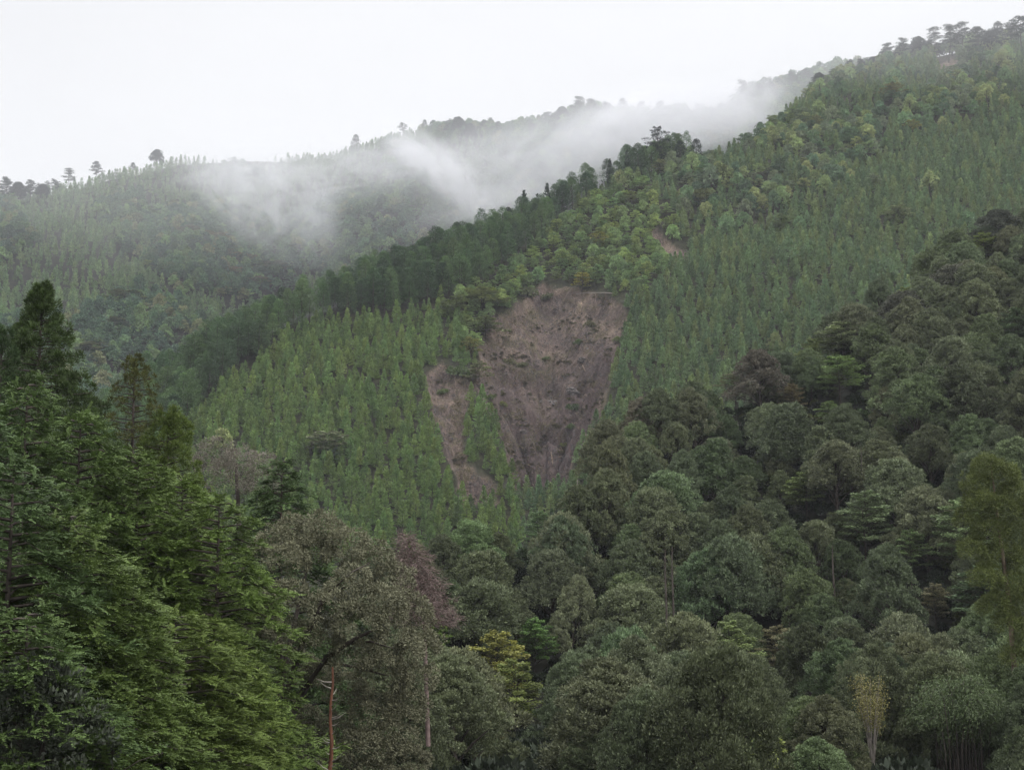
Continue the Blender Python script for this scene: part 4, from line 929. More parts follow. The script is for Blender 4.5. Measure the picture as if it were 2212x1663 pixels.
for a, b, lb in [((1173, 955), (1180, 965), 'white broken root block in the gully'), ((1211, 962), (1216, 972), 'small white stump beside the gully'), ((1258, 790), (1264, 802), 'grey log leaning in the dark hollow'), ((1190, 975), (1194, 1000), 'thin log lying down the gully')]:
    log('dead_wood', place(MID, *a, 0.3) + [0, -.6, .3], place(MID, *b, 0.3) + [0, -.6, .3], 0.2, 0.13, M_STRAW, lb, 'log')
p = place(MID, 1247, 1050, 0)
p = at(1247, 1056, 245); g = G(); g.tube([(0, 0, -4), (0.02, 0, 0), (0.03, 0, 1.6)], [0.16, 0.13, 0.09], 6)
o = link('dead_snag', g.mesh('dead_snag', [M_PALEBARK], True)); o.location = p; tag(o, 'short white snag sticking up where the broadleaf wood meets the gully', 'snag')

# ------------------------------------------------------------------ near broadleaf wood
print('planting near wood')
ACN = [  # px, py centre, width, colour, kind, name, label
    (1075, 1420, 110, (0.20, 0.19, 0.045), 'L', 'maple_tree', 'golden maple with tiered boughs beside the big brown oak'), (1110, 1490, 110, (0.14, 0.16, 0.04), 'L', 'maple_tree', 'yellow-green tiered maple just below the golden one'), (1050, 1600, 70, (0.22, 0.16, 0.04), 'L', 'maple_tree', 'orange-tinged maple near the lower edge of the wood'),
    (1155, 1375, 80, (0.09, 0.16, 0.04), 'L', 'maple_tree', 'fresh green tree above the golden maple'), (945, 1375, 60, (0.12, 0.18, 0.035), 'L', 'maple_tree', 'bright green shrub tree just right of the brown oak'), (1815, 800, 80, (0.16, 0.22, 0.07), 'L', 'maple_tree', 'lime green crown between two dark crowns near the upper wood edge'), (1820, 725, 90, (0.20, 0.23, 0.11), 'L', 'maple_tree', 'pale cream-green tree at the upper edge of the wood'),
    (1760, 700, 70, (0.15, 0.18, 0.06), 'L', 'maple_tree', 'yellowish tree at the plantation border'), (1590, 830, 60, (0.14, 0.14, 0.07), 'L', 'maple_tree', 'thin brownish layered tree left of a dark round crown'), (1740, 1050, 80, (0.13, 0.16, 0.05), 'L', 'maple_tree', 'yellow-green maple in a dark gap of the wood'),
    (1870, 1110, 100, (0.13, 0.17, 0.075), 'L', 'maple_tree', 'pale feathery tree below the visible trunks'), (2080, 1140, 110, (0.14, 0.19, 0.075), 'L', 'maple_tree', 'pale green tree with long level boughs left of the mossy cedar'), (2150, 1270, 150, (0.09, 0.13, 0.055), 'L', 'maple_tree', 'big green layered tree below the mossy cedar'),
    (1575, 1400, 100, (0.13, 0.16, 0.05), 'L', 'maple_tree', 'yellow-green tree right of the large clump of grey crowns'), (1680, 1395, 70, (0.14, 0.125, 0.06), 'L', 'maple_tree', 'brown-tipped tree in the lower middle of the wood'), (2020, 1290, 60, (0.13, 0.12, 0.06), 'L', 'maple_tree', 'small tan-leaved tree left of the shiny-leaved bush'),
    (1690, 1560, 80, (0.15, 0.17, 0.06), 'L', 'maple_tree', 'yellow-green bush tree near the bottom right of the clump'), (1965, 1180, 60, (0.10, 0.14, 0.05), 'L', 'maple_tree', 'small green tree beside the feathery pale one'), (1790, 890, 60, (0.12, 0.16, 0.05), 'L', 'maple_tree', 'light green tree in front of the upper dark crowns'),
    (1955, 640, 50, (0.16, 0.19, 0.05), 'L', 'maple_tree', 'small yellow-green tree beneath the uppermost dark crowns'), (2125, 525, 50, (0.17, 0.21, 0.05), 'L', 'maple_tree', 'yellow-green tree between the uppermost dark crowns'), (1710, 850, 50, (0.15, 0.125, 0.055), 'L', 'maple_tree', 'orange-tinted small tree in the upper wood'),
    (2200, 700, 90, (0.10, 0.14, 0.06), 'L', 'maple_tree', 'layered green tree under the upper right crowns'), (1200, 1640, 60, (0.12, 0.14, 0.04), 'L', 'maple_tree', 'olive maple at the foot of the large grey clump'), (1020, 1125, 80, (0.12, 0.17, 0.07), 'B', 'sapling_tree', 'soft pale green tree below the landslide tip'), (1165, 1105, 56, (0.12, 0.17, 0.07), 'L', 'sapling_tree', 'green tree standing right at the landslide mouth')]
acc_pts = []
for i, (px_, py_, w_, col, kd, nm, lb) in enumerate(ACN):
    w_ = w_ * 1.25; H0_ = [8, 9, 10][i % 3] if kd == 'L' else 12.0; zs_ = float(np.clip(w_ * 190 / F / 6.6, 0.8, 1.25)); p = place(NEAR, px_, py_, 0.66 * H0_ * zs_)
    # height so the crown shows at py_
    u_, t_ = ut(px_, py_); p[0] = float(u_) * p[1]; hc = float(t_) * p[1] - p[2]
    col = (col[0] * 1.25, col[1] * 1.3, col[2] * 1.4); me = LAY[i % 3] if kd == 'L' else BLFp[i % 6]; H0 = [8, 9, 10][i % 3] if kd == 'L' else 12.0
    wsc = w_ * p[1] / F / 6.6; zsc = zs_
    tree(nm, me, (p[0], p[1], p[2] - 0.3), i * 1.7, (wsc * 1.1, wsc * 1.1, zsc), col, lb, 'tree', None)
    acc_pts.append((p[0], p[1], p[2] + hc, px_, py_, w_))
X, Y = jitter(-90, 205, 92, 420, 5.8, 61, 0.47); u = X / Y
k = (Y < NEAR.yr(u) + 4); X, Y = X[k], Y[k]; Z = np.maximum(NEAR.z(X, Y), gz(X, Y)); px, py = proj(X, Y, Z)
_, cy = proj(X, Y, Z + 8.5)
k = (px > -100) & (px < 2500) & (cy < 1900)
_, topy = proj(X, Y, Z + 11)
for ax, ay, az, apx, apy, aw in acc_pts + [(-99, 116, 0, 1885, 1560, 150), (-99, 116, 0, 2110, 1560, 230), (-99, 106, 0, 1658, 1640, 70), (-99, 157, 0, 2085, 1310, 90), (-99, 166, 0, 1445, 1315, 100), (-99, 200, 0, 1850, 1060, 50), (-99, 118, 0, 2150, 1250, 110)]:
    k &= ~((np.hypot(X - ax, Y - ay) < 3.2))
    k &= ~((Y < ay) & (np.abs(px - apx) < aw * 0.45 + 14) & (topy < apy + aw * 0.12))
gap = (fbm(X / 14, Y / 14, 91, 2) > 0.8)
k &= ~gap
X, Y, Z, px, cy = X[k], Y[k], Z[k], px[k], cy[k]
vis = VIEW(px, cy) & (cy < curve(FG_TOP, px) + 30) & (px > 820)
def col_bl(px, cy, r):
    k = int(r.integers(0, 5)); return k, C_BL[k]
MARKS_BL = [(940, 1200, 'at the wood\'s left tip'), (1080, 1130, 'below the landslide mouth'), (1250, 1060, 'left of the first round crowns'), (1390, 900, 'around the white snag\'s upper neighbour'), (1480, 960, 'under the first round oak crown'), (1630, 800, 'at the upper margin beside the cedars'),
            (1750, 790, 'left of the pale cream-green tree'), (1900, 680, 'in the upper group of dark crowns'), (2060, 600, 'among the highest dark crowns'), (2170, 500, 'at the top of the wood'), (2150, 700, 'on the shady upper right slope'), (2050, 850, 'around the large pale-twigged crown'),
            (1850, 950, 'in the middle of the upper wood'), (1650, 980, 'in the centre of the wood'), (1450, 1100, 'in the left centre of the wood'), (1300, 1180, 'above the dark gap of the wood'), (1120, 1250, 'right of the rust-red dead conifer'), (1000, 1330, 'right of the big brown oak'),
            (1250, 1330, 'just above the big pointed clump'), (1330, 1480, 'on the big pointed grey clump'), (1500, 1560, 'right side of the big clump'), (1150, 1580, 'near the golden maples'), (1000, 1600, 'beside the brown oak\'s lower crown'), (1500, 1280, 'around the dark gap with bare trunks'),
            (1700, 1200, 'below the yellow-green maple in the gap'), (1860, 1060, 'around the visible bare trunks'), (2020, 1050, 'left of the mossy yellow-green cedar'), (1950, 1250, 'below the feathery pale tree'), (1850, 1400, 'above the yellow many-stemmed tree'), (1700, 1500, 'left of the yellow many-stemmed tree'), (2000, 1480, 'right of the yellow many-stemmed tree'), (2150, 1400, 'above the drooping bamboo'), (2120, 1600, 'around the drooping bamboo'), (1800, 1620, 'below the many-stemmed yellow tree')]
MARKS_BL[3] = (1390, 900, 'around the first round oak crown'); MARKS_BL[4] = (1480, 960, 'between round oak crowns, upper left')
LUM[:] = [0.122, 0.142]
split_plant('broad', (X, Y, Z, px, cy, vis), 300, 'oak_tree', col_bl, BLFj, BLFp, 'broadleaf_forest', 'grey-green broadleaf wood beyond the ones told apart', 'oak', MARKS_BL, 'evergreen oaks of the near wood', 0.66, 1.28, 0.5)
# round crown that stands out at the wood's upper left, and two crowns by the top
for i, (px_, py_, w_, col, lb) in enumerate([(1395, 850, 120, (0.15, 0.135, 0.095), 'brownish round oak crown highest on the left edge of the wood'), (1640, 790, 150, (0.135, 0.125, 0.095), 'wide brown-grey oak crown at the cedar border'), (1950, 640, 130, (0.085, 0.09, 0.065), 'dark brown-green oak crown left of the highest group'),
        (2060, 590, 150, (0.115, 0.12, 0.085), 'large grey oak crown in the highest group'), (2150, 450, 150, (0.085, 0.095, 0.07), 'dark oak crown at the right top of the wood'), (2060, 800, 210, (0.13, 0.125, 0.09), 'very large brownish oak crown with pale twigs showing')]):
    p = place(NEAR, px_, py_, 9.0); sc_ = w_ * p[1] / F / 8.2
    tree('oak_tree', BLFp[i % 3], tuple(p - [0, 0, 0.5]), i, (sc_, sc_, 1.08), col, lb, 'tree')
# undergrowth between the trunks
X, Y = jitter(-130, 200, 120, 345, 2.5, 63, 0.45); u = X / Y; k = (Y < NEAR.yr(u)); X, Y = X[k], Y[k]; Z = np.maximum(NEAR.z(X, Y), gz(X, Y)); px, py = proj(X, Y, Z)
k = (px > -300) & (px < 2450) & (py < 1800); X, Y, Z = X[k], Y[k], Z[k]; n = len(X); r = np.random.default_rng(6)
C_UG = [(0.032, 0.048, 0.022), (0.051, 0.077, 0.029), (0.07, 0.083, 0.029), (0.029, 0.038, 0.026)]
scatter_stuff('undergrowth', 'dense low shrubs filling the ground between the oaks', np.stack([X, Y, Z - 0.1], 1), r.random(n) * 6.28, 0.6 + 1.0 * r.random(n) ** 2, r.integers(0, 3, n) * 4 + r.choice([0, 0, 1, 2, 3, 3], n), [(m_, c_) for m_ in SHR for c_ in C_UG], 'undergrowth')

# ------------------------------------------------------------------ single plants of the near slope
def finish(name, cr, tk, loc, color, label, leafm=M_LEAF, barkm=M_BARK, rz=0, sc=1.0, cat='tree', group=None):
    return tree(name, (cr.mesh(name + '_crown', [leafm]), tk.mesh(name + '_trunk', [barkm], True)), loc, rz, sc, color, label, cat, group)
# yellow many-stemmed tree
rng = np.random.default_rng(402); cr = G(); tk = G()
for s in range(16):
    a = rng.random() * 6.28; q = 0.9 + 1.0 * rng.random(); h = 6.0 + 3.5 * rng.random()
    pts = [(cos(a) * 0.15, sin(a) * 0.15, -1), (cos(a) * 0.2, sin(a) * 0.2, 0.5), (cos(a) * q * 0.35, sin(a) * q * 0.35, h * 0.4), (cos(a) * q * 0.75, sin(a) * q * 0.75, h * 0.75), (cos(a) * q, sin(a) * q, h)]
    tk.tube(pts, [0.05, 0.045, 0.038, 0.025, 0.01], 4)
    n = 200; z = h * (0.5 + 0.52 * rng.random(n) ** 0.8); f = z / h
    P = np.stack([cos(a) * q * f, sin(a) * q * f, z], 1) + rng.normal(size=(n, 3)) * [0.34, 0.34, 0.15]
    cr.leaves(P, nrm(rng.normal(size=(n, 3)) + UP * 0.3), nrm(UP + 0.6 * rng.normal(size=(n, 3))), 0.18, 0.11, rng)
p = at(1885, 1655, 112)
finish('yellow_tree', cr, tk, (p[0], 112, p[2]), (0.21, 0.20, 0.07), 'slender many-stemmed tree with thin yellow leaves and pale bare stems', M_LEAF, M_PALEBARK, 0, 0.78)
# lime shrub at the bottom
cr, tk = layered(403, H=4.2, R=1.2, nb=16, nleaf=60, L=0.22, Wd=0.14, low=0.3); p = at(1658, 1700, 104)
finish('lime_sapling', cr, tk, (p[0], 104, p[2]), (0.24, 0.30, 0.07), 'bright lime sapling at the bottom edge of the wood')
# drooping bamboo
rng = np.random.default_rng(404); cr = G(); tk = G()
for s in range(46):
    a = rng.random() * 6.28; q = 1.2 + 3.2 * rng.random(); h = 7 + 3.5 * rng.random()
    c0 = np.array([rng.normal() * 1.0, rng.normal() * 1.0, -1.0]); o = np.array([cos(a), sin(a), 0])
    fs = np.array([0, .3, .55, .75, .9, 1.0]); pts = c0 + np.outer(fs ** 2.2, o) * q + np.outer(np.sin(fs * 2.05) / 0.98, UP) * h
    tk.tube(pts, [0.045, 0.04, 0.032, 0.024, 0.015, 0.006], 4)
    n = 300; f = 0.38 + 0.62 * rng.random(n)
    P = c0 + (f ** 2.2)[:, None] * o * q + (np.sin(f * 2.05) / 0.98)[:, None] * UP * h + rng.normal(size=(n, 3)) * [0.42, 0.42, 0.28]
    cr.leaves(P, nrm(-UP * 0.55 + o * 0.5 + rng.normal(size=(n, 3)) * 0.5), rdir(rng, n), 0.34, 0.07, rng)
p = at(2090, 1700, 112)
finish('bamboo_clump', cr, tk, (p[0], 112, p[2] - 0.8), (0.085, 0.12, 0.05), 'arching clump of drooping green bamboo low on the right', M_LEAF, M_BARK, 0, (0.95, 0.95, 0.95), 'bamboo')
# shiny big-leaved bush
rng = np.random.default_rng(405); cr = G(); tk = G()
for i in range(9): lobe(cr, rng, np.array([rng.normal() * 1.3, rng.normal() * 1.0, 2.5 + 3.6 * rng.random()]), 1.1, 10, 12, 0.55, 0.2, up=-0.2)
tk.tube([(0, 0, -3), (0, 0, 3), (0.2, 0, 5)], [0.14, 0.1, 0.04], 5); p = at(2095, 1400, 158)
finish('magnolia_tree', cr, tk, (p[0], 158, p[2] - 5), (0.075, 0.11, 0.06), 'tree with large shiny drooping leaves left of the dark hollow', M_GLOSSY)
# slender bare trunks showing in the gaps of the wood
for i, (px_, py0, py1, Yt, lb) in enumerate([(1862, 1010, 1110, 205, 'slim bare trunk, rightmost of the trio in the gap of the oaks'), (1850, 1020, 1110, 206, 'slim bare trunk, middle of the trio in the gap of the oaks'), (1838, 1015, 1090, 207, 'slim bare trunk, leftmost of the trio in the gap of the oaks'),
        (1437, 1240, 1390, 170, 'straight bare trunk, left one in the dark gap above the clump'), (1452, 1235, 1385, 171, 'straight bare trunk, right one in the dark gap above the clump'), (1800, 1230, 1330, 178, 'thin pale trunk standing below the centre of the wood')]):
    a, b = at(px_, py0, Yt), at(px_ + 3, py1, Yt); g = G(); hh = a[2] - b[2]
    g.tube([(0, 0, -2.5), (0.05, 0, hh * 0.5), (-0.05, 0, hh), (0, 0, hh + 3)], [0.16, 0.13, 0.11, 0.05], 6)
    for q in range(5): g.tube([(0, 0, hh * (0.4 + 0.12 * q)), (cos(q * 2.4) * 0.9, sin(q * 2.4) * 0.9, hh * (0.4 + 0.12 * q) + 0.5)], [0.035, 0.01], 4)
    o = link('bare_trunk', g.mesh('bare_trunk', [M_BARK], True)); o.location = b; tag(o, lb, 'tree trunk', 'bare trunks in the wood')

# ------------------------------------------------------------------ left foreground
print('foreground')
FGC = [parts('foreground_cypress', spray_cypress(500 + i, H=20, R=4.8 + 0.25 * i, nb=105, low=[0.12, 0.2, 0.36, 0.4][i], pw=0.6, nf=13, K=8, fl=0.58, L=0.14, Wd=0.045, droop=0.22), M_NEEDLE) for i in range(4)]
# px of the stem, py of the top, distance, colour, label
FG = [(-60, 850, 48, 0, (0.060, 0.095, 0.036), 'bluish green cypress at the extreme left edge'), (60, 835, 55, 1, (0.064, 0.100, 0.032), 'tall green cypress left of the dark pointed cedar\'s foot'), (175, 900, 58, 2, (0.070, 0.104, 0.030), 'broad green cypress right under the dark pointed cedar'),
      (300, 985, 60, 3, (0.078, 0.110, 0.028), 'green cypress in front of the sparse olive cedar'), (30, 1010, 44, 2, (0.058, 0.092, 0.034), 'nearest bluish cypress by the left edge'), (150, 1120, 46, 3, (0.070, 0.104, 0.028), 'near dense cypress in the middle of the left wall'), (395, 1040, 64, 3, (0.084, 0.118, 0.028), 'fresh green cypress below the yellow-green cedar'),
      (474, 1080, 60, 2, (0.082, 0.125, 0.032), 'bright green cypress left of the brown oak\'s shoulder'), (250, 1240, 48, 2, (0.070, 0.104, 0.027), 'low cypress with bright tips in the left wall'), (380, 1330, 52, 2, (0.076, 0.110, 0.027), 'cypress with drooping tips near the dark hollow'), (436, 1340, 56, 3, (0.084, 0.118, 0.028), 'cypress reaching toward the brown oak'),
      (60, 1330, 40, 1, (0.062, 0.092, 0.027), 'nearest low cypress in the bottom left corner')]
FG = [(a_, b2_, c2_, d_, tuple(1.42 * q for q in e2_), f_) for a_, b2_, c2_, d_, e2_, f_ in FG]
for i, (px_, py_, Yt, m_, col, lb) in enumerate(FG):
    t_ = at(px_, py_, Yt); zb = float(gz(t_[0], Yt)) - 0.3; H = t_[2] - zb; zs = H / 19.9
    w = 1.0 if zs > 0.8 else max(0.72, zs * 1.15)
    tree('cypress_tree' if False else 'foreground_cypress', FGC[m_], (t_[0], Yt, zb), i * 1.9, (w, w, zs), col, lb, 'tree', 'cypresses in the left foreground')
# the green cypress top behind the oak
t_ = at(610, 1000, 84); zb = GZ
tree('foreground_cypress', FGC[2], (t_[0], 84, zb), 2.0, (1.05, 1.05, (t_[2] - zb) / 19.9), (0.062, 0.098, 0.034), 'loose green cypress top just above the left shoulder of the brown oak', 'tree', 'cypresses in the left foreground')
# dark pointed cedar, sparse olive cedar, yellow-green cedar
def bcedar(seed, px_, py_, Yt, col, name, label, R=3.2, **kw):
    t_ = at(px_, py_, Yt); zb = GZ; H = t_[2] - zb
    cr, tk = bunch_cedar(seed, H=H, R=R, **kw)
    return finish(name, cr, tk, (t_[0], Yt, zb), col, label, M_NEEDLE)
bcedar(601, 92, 622, 74, (0.060, 0.090, 0.028), 'tall_cedar', 'tall dark pointed cedar rising above the left foreground', R=8.5, nb=260, low=0.35, dens=150, pw=0.85, L=0.2, Wd=0.045, br=0.5)
bcedar(602, 6, 715, 70, (0.045, 0.075, 0.028), 'tall_cedar', 'second dark cedar top cut by the left edge', R=3.6, nb=120, low=0.3, dens=110, L=0.2, Wd=0.045, br=0.45)
bcedar(605, 42, 700, 78, (0.045, 0.072, 0.026), 'tall_cedar', 'small dark cedar top between the edge and the tall pointed cedar', R=2.6, nb=90, low=0.4, dens=100, L=0.2, Wd=0.045, br=0.4)
bcedar(603, 292, 775, 82, (0.085, 0.095, 0.028), 'olive_cedar', 'sparse olive cedar with gaps between its bunches', R=4.6, nb=150, low=0.35, dens=90, pw=0.62, L=0.17, Wd=0.04, br=0.34)
bcedar(604, 365, 895, 80, (0.090, 0.120, 0.024), 'yellow_green_cedar', 'rounded yellow-green cedar below the sparse olive one', R=4.0, nb=150, low=0.35, dens=130, pw=0.5, L=0.22, Wd=0.045, br=0.52)
# grey-brown treetop behind
def lobed_tree(name, seed, Yt, base, lobes, limbs, col, label, L=0.12, Wd=0.045, ncl=60, nleaf=60, cl=0.24, P=None, leafm=M_GLOSSY, up=-0.15, barkm=M_BARK):
    rng = np.random.default_rng(seed); cr = G(); tk = G(); b = at(base[0], base[1], Yt)
    for (lx, ly, lr, dy) in lobes:
        c = at(lx, ly, Yt + dy) - b; rr = lr * (Yt + dy) / F
        rr = rr * 0.9; lobe(cr, rng, c, rr, int(ncl * (rr / 1.3) ** 1.6) + 8, nleaf, L, Wd, up=up, cl=cl * (1.3 / rr) ** 0.5, flat=0.8, under=-0.5)
    for lm in limbs:
        pts = [at(x, y, Yt + dy) - b for x, y, dy, _ in lm]; tk.tube(pts, [w * Yt / F for *_, w in lm], 7)
    return finish(name, cr, tk, tuple(b), col, label, leafm, barkm)
lobed_tree('grey_tree', 700, 98, (530, 1300), [(470, 985, 48, 0), (520, 1000, 46, -1), (560, 1010, 40, 1), (440, 1010, 36, 0), (500, 1040, 55, -1), (560, 1050, 45, 0)], [[(530, 1500, 0, 8), (520, 1200, 0, 7), (510, 1000, 0, 3)]], (0.18, 0.16, 0.13), 'grey-brown rounded treetop peeping up behind the cypresses', ncl=44, nleaf=50)
OAKL = [(590, 1175, 50, 1), (640, 1155, 55, 0), (690, 1150, 55, 1), (620, 1215, 50, -1), (745, 1185, 58, 0), (800, 1215, 60, 1), (850, 1265, 58, 1), (885, 1330, 55, 0.5), (905, 1400, 52, 0), (570, 1295, 52, -2), (620, 1290, 50, -2.5), (560, 1350, 44, -2), (610, 1370, 48, -2),
        (690, 1200, 45, 2), (760, 1270, 60, -2), (820, 1310, 62, -2.5), (720, 1320, 58, -3), (780, 1350, 62, -3), (850, 1400, 60, -2), (690, 1380, 50, -2), (760, 1420, 56, -2.5), (830, 1460, 58, -1.5), (900, 1470, 50, 0), (880, 1530, 52, -0.5), (810, 1540, 56, -1), (740, 1490, 50, 0), (690, 1460, 44, 1),
        (850, 1600, 56, -1), (780, 1620, 58, -1.5), (720, 1580, 48, 0.5), (880, 1650, 50, 0), (800, 1690, 58, -1.5), (720, 1660, 48, 0), (650, 1440, 42, 1), (650, 1560, 44, 2), (560, 1620, 46, 3), (620, 1650, 46, 3)]
lobed_tree('brown_oak', 701, 70, (600, 1800), OAKL, [[(600, 1850, 0, 13), (602, 1600, 0, 12), (606, 1480, 0, 10), (604, 1380, -.5, 7), (590, 1290, -1.5, 3)], [(604, 1600, 0, 9), (650, 1500, -1.0, 8), (705, 1420, -1.8, 6), (765, 1380, -2.6, 4), (830, 1350, -2.8, 2)],
           [(606, 1540, 0, 8), (650, 1400, -2, 6), (700, 1290, -3, 5), (760, 1235, -3, 2), (800, 1215, -3, 1)], [(606, 1480, 0, 7), (640, 1330, .5, 5), (665, 1220, .5, 2)], [(700, 1430, -1, 4), (770, 1440, -2, 3), (840, 1460, -2, 1.5)], [(760, 1390, -1.5, 3.5), (800, 1385, -3, 2.5), (850, 1400, -3.5, 1)],
           [(600, 1380, -.5, 4), (570, 1330, -2, 2)], [(700, 1300, 1, 3), (740, 1270, -1, 2), (800, 1250, -1, 1)]],
           (0.168, 0.168, 0.108), 'big grey-brown evergreen oak with dark spreading limbs in the foreground', ncl=52, nleaf=74, L=0.13, Wd=0.055, cl=0.2, leafm=M_OAK)
# mossy yellow-green cedar at the right
lobed_tree('mossy_cedar', 401, 118, (2195, 1700), [(2135, 1012, 34, 0), (2165, 1030, 34, 0), (2105, 1045, 28, 0), (2190, 1065, 30, 0), (2120, 1085, 36, -.5), (2160, 1100, 38, 0), (2092, 1120, 28, 0), (2140, 1150, 38, 0), (2190, 1150, 36, .5), (2100, 1190, 30, -.5), (2165, 1205, 42, 0), (2212, 1220, 40, .5),
    (2130, 1250, 34, -.5), (2185, 1270, 40, 0), (2150, 1310, 34, 0), (2215, 1310, 44, 0), (2180, 1350, 34, 0), (2225, 1390, 40, 0), (2190, 1420, 26, 0), (2230, 1480, 36, 0), (2240, 1100, 40, 1), (2250, 1180, 40, 1)],
    [[(2200, 1720, 0, 7), (2195, 1500, 0, 6), (2180, 1300, 0, 5), (2155, 1120, 0, 3.5), (2140, 1000, 0, 1.5)]] + [[(2165 + 4 * q + 30 * sin(q * 5.1), 1090 + 26 * q, -.2, 1.5), (2140 + 5 * q + 40 * sin(q * 5.1 + .6), 1082 + 26 * q + 12 * sin(q * 3.3), -2.2, 1.1), (2120 + 6 * q + 55 * sin(q * 5.1 + 1.1), 1092 + 26 * q + 26 * sin(q * 2.3), -2.8, .5)] for q in range(0)],
    (0.112, 0.14, 0.042), 'tall mossy yellow-green cedar at the right edge', L=0.26, Wd=0.05, ncl=60, nleaf=60, cl=0.3, leafm=M_NEEDLE, up=0.2, barkm=M_STRAW)
# rusty dead conifer
rng = np.random.default_rng(800); cr = G(); tk = G(); Yt = 86
b = at(926, 1500, Yt); top = at(872, 1150, Yt); H = top[2] - b[2]; lean = (top[0] - b[0])
tk.tube([(0, 0, -3), (lean * 0.2, 0, H * 0.5), (lean, 0, H)], [0.16, 0.12, 0.02], 6)
for i in range(120):
    f = 0.40 + 0.59 * (i / 120.0); z = H * f; a = i * 2.399; l = (1 - f) ** 0.65 * 2.9 * (0.7 + 0.4 * rng.random()) + 0.2
    o = np.array([cos(a), sin(a), 0]); x0 = np.array([lean * f * f, 0, z]); e = x0 + o * l + UP * (0.28 * l - 0.09 * l * l)
    md_ = x0 + o * l * 0.5 + UP * 0.22 * l
    tk.tube([x0, md_, e], [0.03, 0.02, 0.008], 4)
    n = int(46 * l); s = 0.25 + 0.8 * rng.random(n)
    P = x0 + (e - x0) * s[:, None] + UP * (0.3 * l * s * (1 - s))[:, None] + rng.normal(size=(n, 3)) * 0.07
    cr.leaves(P, nrm(o * 0.7 + rng.normal(size=(n, 3)) * 0.6 - UP * 0.25), rdir(rng, n), 0.42, 0.028, rng)
e_ = tree('dead_conifer', (cr.mesh('dead_twigs', [M_TWIG]), tk.mesh('dead_trunk', [M_TWIG], True)), tuple(b), 0, 1, (0.2, 0.13, 0.11), 'rust-pink dead conifer with bare fine twigs behind the brown oak', 'tree')
for c_ in e_.children:
    if c_.name.startswith('crown'): c_.name = 'twig_spray'
# red bare trunk with dead stubs
g = G(); Yt = 58; b = at(711, 1800, Yt); tp_ = at(713, 1440, Yt); H = tp_[2] - b[2]
rng = np.random.default_rng(801)
pts = [(0, 0, -4)] + [(0.05 * sin(k * 1.7), 0, H * k / 9) for k in range(10)]; g.tube(pts, [0.14] + [0.115 - 0.008 * k for k in range(10)], 9)
root = bpy.data.objects.new('red_dead_trunk', None); COL.objects.link(root); root.location = b
tag(root, 'reddish bare dead trunk with pale broken stubs in front of the oak', 'tree trunk')
link('trunk', g.mesh('red_trunk', [M_REDBARK], True), root)
for i in range(26):
    z = H * (0.06 + 0.86 * ((i + rng.random() * 0.7) / 26)); a = rng.choice([-0.45, -0.3, 0.15, 3.3, -0.8, 3.6]) + rng.normal() * 0.3; l = 0.2 + 0.5 * rng.random()
    gg = G(); e = np.array([cos(a) * l, sin(a) * l, z + l * (0.25 + 0.6 * rng.random())])
    gg.tube([(0, 0, z), (e * 0.5 + np.array([0, 0, z * 0.5 - 0.06])), e], [0.032, 0.02, 0.006], 5)
    link('stub', gg.mesh('stub', [M_PALEBARK], True), root)
# dark undergrowth trunks below the cypresses
for i, (px_, Yt, lb) in enumerate([(205, 66, 'dark trunk in the hollow, leftmost'), (330, 68, 'dark trunk in the hollow, second from the left'), (392, 70, 'dark trunk in the hollow, third from the left'), (430, 69, 'dark thin trunk in the hollow, fourth from the left'), (505, 72, 'dark trunk in the hollow nearest the oak')]):
    b = at(px_, 1700, Yt); g = G(); g.tube([(0, 0, -8), (0, 0, 2), (0.1, 0, 9)], [0.2, 0.17, 0.1], 7)
    o = link('dark_trunk', g.mesh('dark_trunk', [M_BARK], True)); o.location = b; tag(o, lb, 'tree trunk', 'dark trunks under the cypresses')
# dim bush in the bottom left corner
cr, tk = broadleaf(901, H=5.5, R=2.4, nl=18, ncl=16, nleaf=40, L=0.16, Wd=0.07, low=0.1); p = at(70, 1760, 40)
finish('corner_bush', cr, tk, (p[0], 40, p[2] - 1.2), (0.05, 0.06, 0.042), 'grey-green bush in the bottom left corner under the cypresses', M_GLOSSY, cat='bush')
cr, tk = layered(902, H=4.2, R=1.7, nb=14, nleaf=170, L=0.14, Wd=0.06, low=0.3); p = at(235, 1760, 42)
finish('low_cypress_bough', cr, tk, (p[0], 42, p[2] - 1.6), (0.09, 0.14, 0.035), 'small bright sapling at the bottom under the cypress wall')
# bank of shrubs closing the hollow behind the foreground trees
X, Y = jitter(-60, 30, 78, 150, 2.4, 65); Z = gz(X, Y); n = len(X); r = np.random.default_rng(66)
scatter_stuff('shrubbery', 'dark shrubs filling the valley floor behind the foreground trees', np.stack([X, Y, Z], 1), r.random(n) * 6.28, 1.2 + 1.6 * r.random(n), r.integers(0, 3, n), [(m_, (0.03, 0.04, 0.024)) for m_ in SHR], 'shrubs')

# ------------------------------------------------------------------ haze and mist
def vol_obj(name, loc, size, rot, label, cat, build):
    me = bpy.data.meshes.new(name)
    v = [(x, y, z) for z in (-1, 1) for y in (-1, 1) for x in (-1, 1)]
    me.from_pydata(v, [], [(0, 2, 3, 1), (4, 5, 7, 6), (0, 1, 5, 4), (2, 6, 7, 3), (0, 4, 6, 2), (1, 3, 7, 5)]); me.update()
    m, N, L, out = new_mat(name); pv = N.new('ShaderNodeVolumePrincipled')
    pv.inputs['Color'].default_value = (0.90, 0.92, 1.0, 1); pv.inputs['Anisotropy'].default_value = 0.3
    build(m, N, L, pv); L.new(pv.outputs[0], out.inputs['Volume']); me.materials.append(m)
    o = link(name, me); o.location = loc; o.scale = size; o.rotation_euler = rot
    return tag(o, label, cat, None, 'stuff')
HAZE = 0.0001
def flat(m, N, L, pv): pv.inputs['Density'].default_value = HAZE
